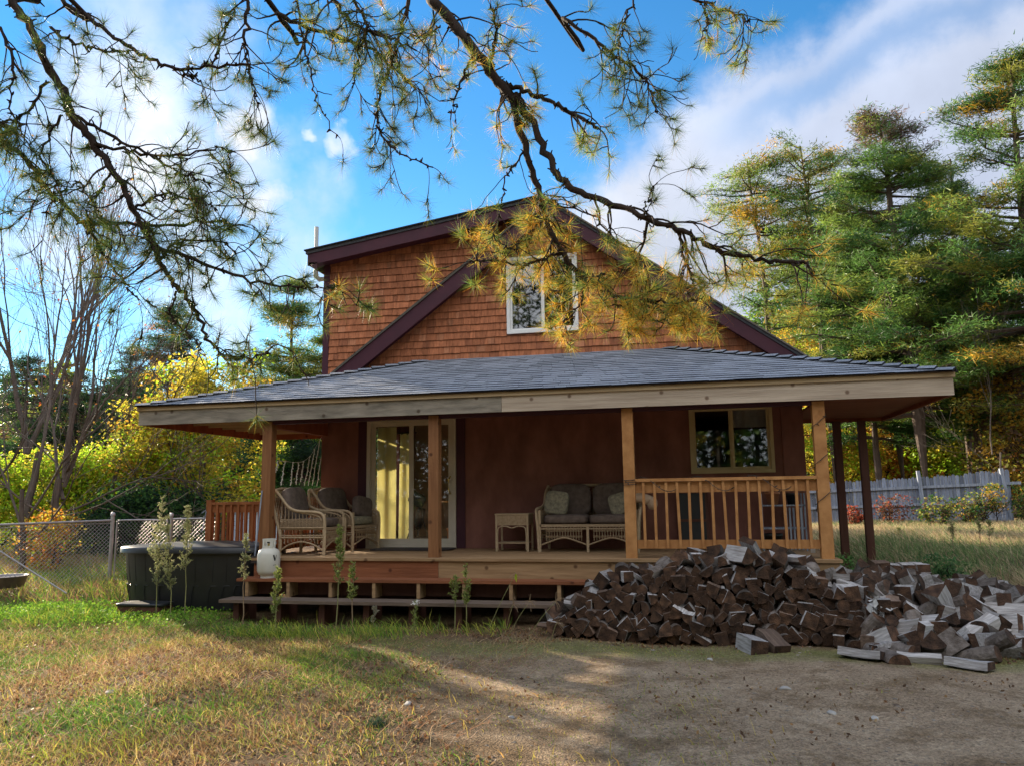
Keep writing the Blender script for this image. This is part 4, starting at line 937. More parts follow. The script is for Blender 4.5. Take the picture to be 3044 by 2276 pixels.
# ---- right hand pines ----
conifer('white_pine','tall layered white pine with a cone-laden brown top, right of the house',X(2757,34),34,17.4,3.4,5.6,[G1,G2,G3,OL],[4,5,4,1.5],220,30,None,(-.7,0),.30,'tall',(.2,.42),.05,.25,.10,per=16,cones=True)
conifer('pitch_pine','airy orange-tinged pine just right of the gable, first of the right trees',X(2340,38),38,17.6,8.2,2.7,[G2,OL,YO,G3,G1],[3,3,1.6,3,2],70,13,None,(-.9,0),.17,'round',(.2,.4),.06,.6,.25,per=12)
conifer('pitch_pine','airy rust-flecked pine between the gable pine and the tall white pine',X(2492,38),38.5,18.3,8.4,2.9,[G2,OL,YO,G3,G1],[4,3,1.5,2,3],75,14,None,(-.5,0),.18,'round',(.2,.4),.06,.6,.25,per=12)
conifer('pitch_pine','slim second trunk pine leaning beside the rust-flecked pine',X(2556,41),41,16.0,9.5,2.0,[G2,G1,OL,YO],[3,3,2,1],55,10,None,(-.8,0),.13,'round',(.2,.4),.06,.6,.2,per=12)
conifer('white_pine','broad orange and green pine cut by the right edge of the view',X(3120,31),31,17.6,4.0,4.4,[G1,G2,OL,YO,G3],[4,3,3,1.6,2],150,24,None,(.2,0),.28,'layer',(.2,.42),.055,.4,.12,per=15)
conifer('white_pine','dark green pine filling the gap between the tall white pine and the right edge',X(2915,37),37,12.0,3.2,3.6,[G1,G2,DG,G3],[4,3,2,2],130,20,None,(.3,0),.2,'layer',(.2,.42),.055,.3,.1,per=14)
conifer('white_pine','low dark pine boughs showing under the right porch eave',X(2610,36),36,8.4,3.2,3.0,[G1,G2,DG],[4,3,2],75,18,None,(.1,0),.16,'layer',(.2,.42),.055,.3,.05,per=14)
for k,(u,Y,h,cbx,r,lab) in enumerate([(2462,42,15,7.5,.15,'dark forest trunk just outside the inner right support post'),(2575,43,17,9,.19,'dark forest trunk just right of the outer support post'),(2604,45,16,9,.17,'second dark forest trunk right of the outer support post'),(2648,47,17,10,.20,'third dark trunk above the fence, right of the outer support post'),(2690,40,16,9.5,.20,'straight dark trunk left of the tall white pine trunk'),(2838,44,15,8,.17,'thin dark trunk right of the tall white pine trunk'),(2884,39,17,9,.20,'lichen-spotted trunk above the right end of the fence'),(2990,46,16,8,.2,'dark trunk beyond the end post of the fence')]):
    conifer('forest_pine',lab,X(u,Y),Y,h,cbx,2.1,[G1,G2,OL,DG],[4,3,2,2],34,9,'forest pines behind the stockade fence',(rng.uniform(-.6,.6),0),r,'round',(.25,.5),.07,.5,.1,per=11)
for k,(u,Y,h,R,cols,w,lab) in enumerate([(2520,46,13,3.2,[YL,YO,OR,OL],[3,4,2,2],'tall golden autumn tree behind the rust-flecked pine'),(2420,50,12,3.0,[YL,LG,YO,OL],[3,3,2,2],'yellow-green tree behind the first gable pine'),(2500,40,5.0,2.2,[YL,LG,YO],[3,3,2],'low yellow tree seen between the support posts'),(2628,44,4.2,2.0,[YL,YO,OR],[3,4,2],'low golden tree glowing left of the white pine trunk'),(2722,48,5.2,2.2,[YO,OR,YL],[3,3,2],'orange understorey tree right behind the white pine trunk'),(2800,42,4.6,2.0,[LG,YL,OL],[3,2,2],'lime understorey tree above the middle fence post'),(2945,43,6.5,2.4,[YO,YL,BR,OR],[3,2,2,1],'bronze understorey tree above the fence end post'),(3040,33,5.5,2.0,[YO,BR,OL],[3,2,2],'bronze bush past the fence at the right edge')]):
    leafy('autumn_tree',lab,X(u,Y),Y,h,R,cols,w,int(5200+700*h),.12,.17,'autumn trees behind the stockade fence',.08 if h<8 else .14,1,3)
def bare(name,label,x,y,h,r,dirs,maxd=5,group=None,leaves=40,bark='bark_grey',lowtw=0,minr=.004,starts=None):
    t=thing(name,label,'tree',(x,y,float(gz(x,y))),0,group); b=MB(); ends=[]
    for k,(p,d,l,rr,md) in enumerate(dirs): limbs(b,np.array(p,float),unit(np.array(d,float)),l,rr*(.68 if md else .9),0,md,ends,.42,(1,3),.03,7,.62,.09,minr)
    b.build('trunk',bark,t)
    if leaves:
        E_=np.array(ends); O=E_[rng.integers(0,len(E_),leaves)]; b=MB(); add_leaves(b,O,rng.uniform(.05,.09,leaves),pick([OR,YO,RD],[3,2,1],leaves)); b.build('leaves','leaf',t)
    return t
x0=X(190,16)
bare('bare_maple','big leafless grey maple with many upright limbs behind the chain-link fence',x0,16,10,.14,[((0,0,-.1),(0,0,1),2.2,.135,0),((0,0,2.0),(-.10,0,1),2.6,.10,4),((0,0,2.1),(.10,.05,1),2.8,.105,5),((0,0,1.9),(.42,.1,1),2.4,.075,4),((0,0,1.6),(-.5,.1,1),2.0,.07,4),((0,0,2.2),(.75,-.2,.62),2.0,.05,4),((0,0,1.3),(.95,-.3,.35),1.9,.045,4),((0,0,1.1),(-.8,-.3,.5),1.7,.045,4),((0,0,1.2),(1,.3,.15),1.8,.035,4)],leaves=90)
bare('bare_tree','slender leafless tree with a slanting trunk at the left edge of the yard',X(75,14.5),14.5,8,.08,[((0,0,-.1),(.10,0,1),2.0,.075,0),((.17,0,1.8),(.02,0,1),2.6,.062,4),((.1,0,1.2),(.5,0,.9),2.0,.045,4),((0,0,1.0),(-.5,0,.9),1.9,.045,4),((0,0,.6),(.9,-.2,.4),1.8,.04,4)],leaves=45)
bare('bare_tree','leafless tree with spreading crown standing behind the big maple',X(330,21),21,8,.08,[((0,0,-.1),(0,0,1),2.0,.08,0),((0,0,1.8),(-.1,0,1),2.2,.06,4),((0,0,1.8),(.3,0,1),2.2,.06,4),((0,0,1.4),(.8,0,.6),1.8,.05,4),((0,0,1.2),(-.8,0,.6),1.8,.05,4)],leaves=40)
bare('bare_tree','leafless tree just outside the left edge, reaching into the sky',X(-70,19),19,9,.1,[((0,0,-.1),(0,0,1),2.2,.1,0),((0,0,2.0),(.15,0,1),2.6,.08,4),((0,0,2.0),(-.2,0,1),2.4,.07,4),((0,0,1.6),(.7,0,.8),2.2,.06,4)],leaves=30)
bare('dead_sapling','thin pale leafless birch behind the right end of the fence',X(2955,30),30,7,.05,[((0,0,-.1),(.03,0,1),2.4,.05,0),((.05,0,2.2),(.0,0,1),2.2,.04,4),((0,0,1.8),(-.6,0,.8),1.4,.02,3)],leaves=0,bark='bark_grey')
bare('autumn_oak','tall oak with a few orange leaves left, rising behind the big bare maple',-19.0,19.5,13,.15,[((0,0,-.1),(0,0,1),3.2,.16,0),((0,0,3.0),(-.1,0,1),3.2,.12,5),((0,0,3.0),(.2,.25,1),3.3,.12,5),((.05,0,3.0),(.1,.1,1),3.2,.10,4)],leaves=1100,minr=.007)
# ---- left hand trees ----
conifer('white_pine','open green pine rising behind the porch roof, left of the house wall',X(853,34),34,12.4,3.5,3.3,[G2,G1,OL,YO],[4,3,3,.6],135,18,None,(.1,0),.16,'tall',(.2,.4),.055,.4,.12,per=14)
conifer('white_pine','green pine partly hidden by the upper left house wall',X(965,37),37,10.5,4.0,2.6,[G2,G1,OL],[4,3,3],75,14,None,(0,0),.16,'layer',(.2,.4),.055,.4,.1,per=14)
conifer('spruce','tall dark spruce above the yellow maple',X(490,36),36,12.6,2.0,2.6,[DG,G1,G2,OR],[4,4,1,.5],120,14,None,(0,0),.16,'cone',(.2,.42),.055,.4,.0,per=14)
conifer('spruce','dark spruce left of the tallest spruce, behind the maple limbs',X(370,39),39,10.6,1.8,2.6,[DG,G1,G2],[4,4,1],100,13,None,(0,0),.16,'cone',(.2,.42),.06,.4,.0,per=13)
conifer('spruce','dark spruce behind the trunk of the big bare maple',X(215,41),41,9.6,1.5,3.0,[DG,G1,BR],[4,4,1],100,13,None,(0,0),.16,'cone',(.2,.42),.06,.4,.0,per=13)
conifer('spruce','dark spruce at the left edge behind the bare trees',X(60,37),37,10.0,1.5,3.0,[DG,G1,G2],[4,4,1],100,13,None,(0,0),.16,'cone',(.2,.42),.06,.4,.0,per=13)
conifer('spruce','dark bushy evergreen seen through the icicle lights',X(895,27),27,5.2,.4,1.9,[DG,G1,G2,LG],[4,4,2,.6],90,13,None,(0,0),.12,'cone',(.18,.36),.05,.5,.0,per=14)
conifer('spruce','shadowy evergreen seen between the two left posts, right of the maple',X(790,31),31,5.0,.4,2.0,[DG,G1],[4,4],70,13,None,(0,0),.12,'cone',(.18,.36),.055,.5,.0,per=13)
leafy('yellow_maple','bright yellow maple in leaf behind the left porch eave',X(605,23.5),23.5,6.3,2.8,[YL,LG,YO,OL],[5,3,3,1],26000,.10,.125,None,.10,1,4,bark='bark_pine')
leafy('yellow_maple','smaller golden maple at the left of the bright yellow one',X(500,26),26,4.7,1.9,[YL,YO,LG],[4,3,2],11000,.10,.125,None,.07,1,4)
leafy('green_shrub','lime-yellow shrub glowing behind the chain-link gate',X(400,22),22,3.7,1.9,[LG,YL,OL],[5,3,1],11000,.02,.11,'lime shrubs behind the chain-link fence',.04,3,3,'shrub')
leafy('green_shrub','lime-yellow shrub glowing right of the bare maple trunk',X(285,21.5),21.5,3.2,1.7,[LG,YL,OL],[5,3,1],10000,.02,.11,'lime shrubs behind the chain-link fence',.04,3,3,'shrub')
leafy('green_shrub','lime-yellow shrub glowing left of the bare maple trunk',X(115,21),21,3.1,1.7,[LG,YL,OL],[5,3,1],10000,.02,.11,'lime shrubs behind the chain-link fence',.04,3,3,'shrub')
leafy('green_shrub','lime-yellow shrub at the left edge behind the fence',X(-10,20),20,2.6,1.5,[LG,YL,G3],[4,3,2],7000,.02,.11,'lime shrubs behind the chain-link fence',.04,3,3,'shrub')
leafy('evergreen_bush','dark rounded evergreen bush behind the fence gate',X(440,19.5),19.5,1.9,1.5,[DG,G1,G2],[4,4,2],9000,.0,.10,None,.04,3,3,'shrub')
leafy('evergreen_bush','dark rounded evergreen bush right of the maple trunk, low by the fence',X(300,19),19,1.5,1.3,[DG,G1,BR],[4,4,1],7000,.0,.10,None,.04,3,3,'shrub')
leafy('evergreen_bush','dark low evergreen bush beneath the yellow maple',X(560,20.5),20.5,1.7,1.3,[DG,G1,G2],[4,4,2],7000,.0,.10,None,.04,3,3,'shrub')
leafy('autumn_bush','small orange-leaved bush behind the left run of chain-link',X(150,14.8),14.8,1.35,.55,[OR,YO,YL,LG],[3,3,2,1],2600,.1,.07,None,.02,3,3,'shrub')
# ---- beyond the right lawn ----
leafy('red_bush','red-leaved bush growing against the left half of the stockade fence',X(2655,26.8),26.8,.85,.6,[(.20,.05,.03),BR,(.25,.10,.03)],[3,3,1],700,.0,.08,None,.02,3,2,'shrub')
leafy('red_bush','small red bush between the two support posts by the fence',X(2525,26.8),26.8,.6,.35,[RD,BR],[3,2],900,.0,.08,None,.02,3,2,'shrub')
leafy('autumn_bush','brown and green bush in front of the middle fence post',X(2775,25.5),25.5,.85,.5,[G1,OL,BR],[3,2,2],1200,.0,.08,None,.02,3,2,'shrub')
leafy('autumn_bush','tall mixed bush in front of the right part of the fence',X(2885,26),26,.95,.45,[G1,BR,OL,YO],[3,3,2,.6],1300,.0,.08,None,.02,3,2,'shrub')
leafy('autumn_bush','yellow-topped bush in front of the fence end post',X(2950,26),26,1.15,.35,[YO,OL,G1,BR],[2,2,2,1],700,.3,.08,None,.02,2,2,'shrub')
leafy('autumn_bush','dark green bush past the fence at the right edge, on the lawn',X(3050,27),27,1.2,.5,[G1,BR,OL],[3,2,2],1200,.0,.08,None,.02,3,2,'shrub')
def forest():
    b=MB(); n=0; O=[];C=[];Dn=[];L=[]
    for k in range(330):
        a=math.radians(rng.uniform(-47,38)); d=rng.uniform(52,105); x,y=d*math.sin(a),d*math.cos(a)
        if y<40: continue
        h=rng.uniform(9,15)*(d/75)**.55+ (3.0 if x>5 else -2.6 if a<math.radians(-20) else 0); z0=float(gz(x,y)); R=rng.uniform(2.2,3.6)
        b.tube([(x,y,z0-.3),(x+rng.normal(0,.3),y,z0+h*.9)],[.22,.05],5,(.05,.04,.035),0,False)
        m=150; u=rng.random(m); zz=z0+h*(.08+.92*u); th=rng.uniform(0,6.28,m); rr=R*(1-u)**.6*np.sqrt(rng.random(m))+.2
        c=np.stack([x+rr*np.cos(th),y+rr*np.sin(th),zz],1); kind=rng.random()
        cols=([DG,G1,G2] if kind<.68 else [YO,YL,OR,BR] if kind<.88 else [OL,G3,BR]); cc=pick(cols,[1]*len(cols),m)
        O.append(np.repeat(c,5,0)+rng.normal(0,.3,(m*5,3))); C.append(np.repeat(cc,5,0)); 
    O=np.concatenate(O);C=np.concatenate(C); Dn=unit(rng.normal(size=O.shape)*[1,1,.5]+[0,0,.1])
    o1=b.build('distant_forest_trunks','bark_dark') ; tag(o1,kind='stuff',label='dark trunks of the distant mixed forest',cat='forest')
    b=MB(); add_blades(b,O,Dn,rng.uniform(.5,1.1,len(O)),rng.uniform(.12,.26,len(O)),C); o=b.build('distant_forest','needle'); tag(o,'distant mixed forest of pines and autumn trees closing the view','forest',kind='stuff')
forest()
# ---- overhanging pine ----
def overhang():
    t=thing('overhanging_pine','old pine whose dark limbs and needle tufts hang across the top of the view','tree',(-4.6,-.9,0))
    T=np.array([-4.6,-.9,0.])
    b=MB(); b.tube([(0,0,-.2),(.05,0,3),(.2,.1,7),(.3,.3,12)],[.26,.22,.17,.08],12); b.build('trunk','bark_dark',t,True)
    def poly(pts): return np.array([D(u,v,Y) for u,v,Y in pts])
    tuftP=[];tuftD=[];tuftS=[];tuftG=[]
    def limb(pts,r0,r1,ntw,tl,side=0,dens=1.,root=None,gold=.2,f0=.05,ts=.120,droop=-.25,bias=None):
        w=poly(pts)
        if root is not None: w=np.vstack([[root],w])
        nn=max(10,len(w)*5); c=catmull(w,nn); c[1:-1]+=rng.normal(0,.008,(nn-2,3)); rad=np.linspace(r0,r1,nn)*rng.uniform(.86,1.14,nn)*.88
        b=MB(); b.tube(c-T,rad,9)
        for k in range(int(nn*1.2)):   # bark nubs
            i=rng.integers(0,nn-1); d=unit(rng.normal(size=3)); b.tube([c[i]-T,c[i]-T+d*(rad[i]+rng.uniform(.006,.03))],[.009,.004],4)
        P_=[];Dd=[];Sz=[];Gd=[]
        for k in range(ntw):
            f=rng.uniform(f0,1.0) if k>0 else 1.0; i=int(f*(nn-1)); p=c[i]; td=unit(c[min(i+1,nn-1)]-c[max(i-1,0)])
            pr=rng.normal(size=3); pr-=td*(pr@td); pr=unit(pr); dd=unit(td*rng.uniform(.1,.9)+pr*rng.uniform(.5,1.1)) if k>0 else td
            if bias is not None: dd=unit(dd+np.array(bias))
            l=tl*rng.uniform(.5,1.25); m=7; q=[p]; cur=dd.copy(); curl=rng.normal(0,.22,3)
            for j in range(m):
                cur=unit(cur+curl*.6+rng.normal(0,.10,3)+np.array([0,0,(droop if j<m*.6 else .34)])); q.append(q[-1]+cur*l/m)
            q=np.array(q); rt=min(rad[i]*.5,.0085); b.tube(q-T,np.linspace(rt,.0026,m+1),5,cap=False)
            bare_=rng.random()<.14
            if not bare_: P_.append(q[-1]);Dd.append(cur);Sz.append(ts*rng.uniform(.8,1.15));Gd.append(gold)
            for s_ in range(rng.integers(0,4)):
                ii=rng.integers(2,m); d2=unit(unit(q[ii+1]-q[ii])+rng.normal(0,.55,3)); l2=l*rng.uniform(.25,.55); e=[q[ii]]; c2=d2
                for j in range(4): c2=unit(c2+rng.normal(0,.2,3)+np.array([0,0,.16 if j>1 else -.16])); e.append(e[-1]+c2*l2/4)
                b.tube(np.array(e)-T,[.0042,.0036,.0032,.0028,.0024],4,cap=False)
                if rng.random()<.82*dens: P_.append(e[-1]);Dd.append(c2);Sz.append(ts*rng.uniform(.65,1.1));Gd.append(gold)
        lo=b.build('limb','bark_dark',t,True)
        if P_:
            P_=np.array(P_);Dd=np.array(Dd);Sz=np.array(Sz); n=len(P_); K=62
            o=np.repeat(P_,K,0); ax=np.repeat(Dd,K,0); back=rng.uniform(0,1,len(o)); o=o-ax*(back*.05)[:,None]
            rnd=unit(rng.normal(size=o.shape)); dr=unit(rnd+ax*rng.uniform(.25,1.3,(len(o),1))-ax*(back>.8)[:,None]*.8)
            g=np.repeat(np.array(Gd)*rng.uniform(.3,1.7,n),K)
            old=(rng.random(len(o))<g*(.25+1.0*back)+.6*g*np.clip(-dr[:,2],0,1))
            col=np.where(old[:,None],pick([(.85,.46,.05),(.70,.29,.04),(.85,.68,.10)],[3,2,2],len(o)),pick([(.11,.22,.05),(.24,.36,.06),(.42,.48,.09),(.16,.26,.15)],[3,3,2,1],len(o)))
            if gold<.16: col=col*[.42,.46,.5]  # silhouette darkness of the backlit limbs put into the needle colour
            bm=MB(); Ln=np.repeat(Sz,K)*rng.uniform(.75,1.1,len(o)); add_blades(bm,o-T,dr,Ln,.0020*rng.uniform(.8,1.2,len(o)),col); bm.build('needles','needle',lo)
    root=np.array([-4.45,-.7,7.0])
    L=limb
    # centre limb and its forks
    L([(900,-60,5.0),(935,0,5.0),(985,60,5.0),(1040,130,5.0),(1085,190,5.0),(1112,222,5.0)],.048,.036,16,.42,root=D(640,-420,4.9),gold=.35,f0=.25)
    L([(1105,205,5.0),(1125,290,5.0),(1150,370,5.0),(1168,430,5.0),(1195,510,5.0),(1235,575,5.0),(1290,620,5.0),(1350,650,4.95),(1400,650,4.9),(1465,665,4.85)],.030,.010,34,.27,gold=.55,f0=.3)
    L([(1113,205,5.0),(1160,290,4.95),(1195,360,4.9),(1230,405,4.85),(1300,432,4.8),(1380,465,4.7),(1450,490,4.7),(1520,525,4.65),(1580,550,4.6),(1650,562,4.6),(1730,570,4.6),(1755,590,4.6)],.030,.009,22,.36,gold=.3,f0=.35)
    L([(1100,185,5.0),(1150,203,4.95),(1200,227,4.9),(1250,252,4.9),(1293,278,4.9)],.020,.012,10,.34,gold=.2)
    L([(1065,165,5.0),(1062,120,4.9),(1075,60,4.8),(1060,10,4.7)],.014,.006,16,.35,gold=.3)
    L([(1030,120,5.0),(1000,160,5.0),(985,215,5.0),(973,260,5.0)],.012,.005,3,.2,dens=.2)
    L([(1150,-40,5.3),(1220,40,5.2),(1290,90,5.2),(1340,130,5.2),(1390,165,5.2),(1405,200,5.2),(1420,245,5.2)],.020,.006,26,.36,root=np.array([-4.3,-.5,8.8]),gold=.12,f0=.3)
    L([(1380,-30,5.1),(1350,50,5.1),(1338,110,5.1),(1345,170,5.1)],.010,.004,11,.32,gold=.1)
    L([(1440,-40,5.0),(1500,0,5.0),(1550,15,5.0),(1600,35,5.0),(1620,48,5.0)],.012,.005,15,.32,gold=.2,f0=.3)
    L([(1500,0,5.0),(1530,40,5.0),(1515,85,5.0)],.006,.004,5,.24,gold=.3)
    L([(1215,545,5.0),(1170,560,4.95),(1130,575,4.9),(1090,570,4.9),(1050,560,4.85),(1015,565,4.85)],.011,.005,16,.30,gold=.55,ts=.11)
    L([(1180,470,5.0),(1140,510,4.95),(1110,540,4.9),(1070,520,4.9)],.009,.004,9,.28,gold=.5)
    L([(1240,580,5.0),(1260,640,5.0),(1240,675,5.0),(1215,700,5.0)],.009,.004,12,.20,gold=.6)
    L([(1300,620,4.95),(1340,660,4.9),(1370,680,4.9)],.009,.004,11,.20,gold=.6)
    L([(1380,655,4.9),(1440,675,4.85),(1480,655,4.85),(1520,640,4.8)],.010,.004,15,.20,gold=.6)
    L([(1400,470,4.75),(1380,560,4.8),(1330,590,4.8),(1270,600,4.8)],.011,.004,14,.25,gold=.45)
    L([(1470,500,4.7),(1480,560,4.7),(1500,610,4.7),(1490,640,4.7)],.010,.004,12,.20,gold=.45)
    L([(1150,430,5.0),(1200,440,4.9),(1290,470,4.9),(1330,530,4.9)],.009,.004,14,.30,gold=.35)
    L([(1390,465,4.75),(1400,430,4.7),(1420,395,4.7)],.006,.004,4,.22,gold=.1,ts=.12,droop=.1)
    L([(1130,330,5.0),(1095,380,5.0),(1085,440,5.0),(1075,480,5.0)],.008,.004,9,.30,gold=.35)
    # upper left-of-centre mass
    L([(545,-40,4.6),(600,30,4.7),(700,70,4.8),(800,110,4.9),(870,170,4.9),(900,195,4.9)],.024,.006,34,.36,root=np.array([-4.4,-.6,7.6]),gold=.15,f0=.2)
    L([(890,-20,4.8),(868,60,4.8),(850,130,4.8),(825,190,4.8),(815,250,4.8),(830,300,4.8),(870,335,4.8),(935,362,4.8)],.016,.005,22,.32,gold=.1)
    L([(640,-20,4.6),(655,90,4.6),(670,160,4.6),(690,230,4.6),(735,300,4.6)],.010,.003,5,.2,dens=.3,gold=.1)
    L([(700,-20,4.7),(760,50,4.7),(830,80,4.7),(900,110,4.7)],.018,.006,26,.34,gold=.2)
    L([(760,-10,4.7),(790,60,4.7),(770,130,4.7),(760,190,4.7)],.012,.005,16,.32,gold=.15)
    L([(950,60,5.0),(905,80,4.9),(860,75,4.9)],.008,.004,9,.3,gold=.6)
    # left tree limbs
    L([(-10,-120,3.7),(25,0,3.8),(70,70,3.8),(110,150,3.8),(150,240,3.85),(200,310,3.9),(250,380,3.9),(290,450,3.9),(330,530,3.9),(365,600,3.9),(400,640,3.9),(430,690,3.9),(455,745,3.9),(490,770,3.9),(550,775,3.9),(600,745,3.9)],.036,.004,30,.30,root=np.array([-4.5,-.5,5.6]),gold=.12,f0=.1,dens=.8)
    L([(90,-60,4.0),(130,0,4.0),(190,40,4.0),(260,90,4.0),(330,130,4.0),(380,150,4.0),(450,145,4.0),(540,140,4.0)],.020,.008,9,.34,root=np.array([-4.4,-.6,6.2]),gold=.1)
    L([(375,148,4.0),(405,162,4.0),(435,180,4.0)],.010,.005,3,.25,gold=.1)
    L([(-60,250,4.1),(0,300,4.1),(60,350,4.1),(110,420,4.1),(180,480,4.1),(260,485,4.1),(340,490,4.1),(450,480,4.1),(535,490,4.1)],.026,.006,30,.34,root=np.array([-5.6,1.0,3.6]),gold=.12)
    L([(180,480,4.1),(210,530,4.1),(260,600,4.1),(300,650,4.1)],.013,.004,10,.30,gold=.1)
    L([(150,240,3.9),(230,290,3.9),(330,340,3.9),(400,380,3.9),(460,395,3.9)],.014,.004,22,.34,gold=.08)
    L([(200,310,3.9),(290,330,3.9),(380,335,3.9),(470,320,3.9),(510,330,3.9)],.012,.004,18,.32,gold=.08,ts=.115)
    L([(330,530,3.9),(420,560,3.9),(520,600,3.9),(640,620,3.9),(712,622,3.9)],.014,.004,22,.26,gold=.08)
    L([(712,622,3.9),(728,612,3.9)],.004,.003,2,.04,gold=.7,ts=.095)
    L([(540,-30,4.2),(532,60,4.2),(530,120,4.2),(545,180,4.2),(560,240,4.2)],.014,.004,19,.30,gold=.12)
    L([(500,40,4.2),(470,110,4.2),(455,180,4.2)],.009,.004,9,.28,gold=.15)
    L([(110,60,3.9),(160,90,3.9),(230,110,3.9),(300,110,3.9)],.012,.004,15,.30,gold=.1)
    L([(0,60,3.9),(30,140,3.9),(20,230,3.9),(60,300,3.9)],.012,.004,19,.34,gold=.1)
    L([(100,180,3.9),(60,240,3.9),(20,260,3.9),(-30,270,3.9)],.012,.004,15,.34,gold=.1)
    L([(130,250,3.9),(90,330,3.9),(120,400,3.9),(100,470,3.9)],.010,.004,18,.32,gold=.15)
    L([(240,370,3.9),(200,430,3.9),(170,400,3.9),(120,420,3.9)],.009,.004,13,.30,gold=.15)
    L([(290,450,3.9),(350,420,3.9),(420,430,3.9),(470,455,3.9)],.010,.004,15,.30,gold=.1)
    L([(345,560,3.9),(380,530,3.9),(460,520,3.9),(530,545,3.9)],.010,.004,13,.28,gold=.1)
    L([(380,630,3.9),(370,680,3.9),(400,720,3.9),(440,760,3.9)],.007,.003,3,.3,dens=.1,gold=.1,droop=-.1)
overhang()
#PART3
# ================= FENCES, POOL =================
def chain_fence():
    t=thing('chain_link_fence','galvanised chain-link fence with rounded gate frame left of the black tub','fence')
    A=P(-120,1563,11.0); B=P(335,1545,13.2); C_=P(510,1541,13.35); D_=P(640,1539,13.5)
    def g(p,z): return np.array([p[0],p[1],float(gz(p[0],p[1]))+z])
    hB=B[2]-float(gz(B[0],B[1]))
    for p,r,e in ((A,.03,.02),(B,.036,.10),(C_,.03,.06)):
        b=MB(); zt=p[2]+e; b.tube([g(p,-.1),(p[0],p[1],zt)],r,10); b.lathe([(r*1.25,-.01),(r*1.2,.03),(r*.6,.055),(0,.06)],12,Matrix.Translation((p[0],p[1],zt))); b.build('fence_post','steel',t,True)
    b=MB(); b.tube([A,B],.021,8); b.tube([A-[0,0,.055],B-[0,0,.05]],.006,6); b.build('top_rail','steel',t,True)
    b=MB(); b.tube([C_,D_],.018,8); b.build('top_rail','steel',t,True)
    gt=thing_part('gate',t); u=unit(C_-B); p0=B+u*.09; p1=C_-u*.08
    b=MB(); zt=B[2]-.0; b.tube(catmull([g(p0,.06),(p0[0],p0[1],zt-.12),(p0+u*.03)[:2].tolist()+[zt-.03],(p0+u*.12)[:2].tolist()+[zt],(p1-u*.12)[:2].tolist()+[zt-.005],(p1-u*.03)[:2].tolist()+[zt-.03],(p1[0],p1[1],zt-.12),g(p1,.06)],50),.017,8); b.tube([g(p0,.06),g(p1,.06)],.017,8); b.build('gate_frame','steel',gt,True)
    def mesh(a,c,par,n=None,zt=None):
        L=np.linalg.norm((c-a)[:2]); u=(c-a)/L; b=MB(); s=.075; z0=.06; 
        for sgn in (1,-1):
            for k in np.arange(-1.4,L+1.4,s):
                x0,x1=k,k+sgn*1.2; za,zb=0.,1.2
                t0=max(0,min(1,(0-x0)/(x1-x0))); t1=max(0,min(1,(L-x0)/(x1-x0))); lo,hi=min(t0,t1),max(t0,t1)
                if hi-lo<.02: continue
                pts=[]
                for tt in (lo,hi):
                    xx=x0+(x1-x0)*tt; p=a+u*xx; zb_=float(gz(p[0],p[1]))+z0; zt_=(a[2]+(c[2]-a[2])*xx/L)-.0; pts.append((p[0],p[1]+.004*sgn,zb_+(zt_+.02-zb_)*tt))
                b.tube(pts,.0033,3,cap=False)
        b.build('wire_mesh','steel',par)
    mesh(A,B,t); mesh(C_,D_,t); mesh(p0+[0,0,-.02],p1+[0,0,-.02],gt)
    t=thing('brace_pipe','grey pipe brace sloping from the left edge down to the lawn','pipe'); b=MB(); a=P(-60,1598,10.6); c=P(198,1762,10.6); b.tube([a,c],.012,8); b.build('pipe','steel',t,True)
chain_fence()
def pool():
    t=thing('swimming_pool','pale blue-grey above-ground pool wall behind the side deck railing','pool',(-9.2,19.6,.1))
    b=MB(); b.lathe([(2.55,0),(2.55,1.25)],60); b.build('pool_shell','pool_wall',t,True)
    b=MB(); b.lathe([(2.5,1.252),(2.66,1.252),(2.66,1.30),(2.5,1.30)],60); b.build('pool_rim','vinyl_white',t)
    for k in range(14):
        a=k/14*6.283; b=MB(); b.beam((2.6*math.cos(a),2.6*math.sin(a),0),(2.6*math.cos(a),2.6*math.sin(a),1.25),.08,.05,(math.cos(a),math.sin(a),0)); b.build('upright','vinyl_white',t)
pool()
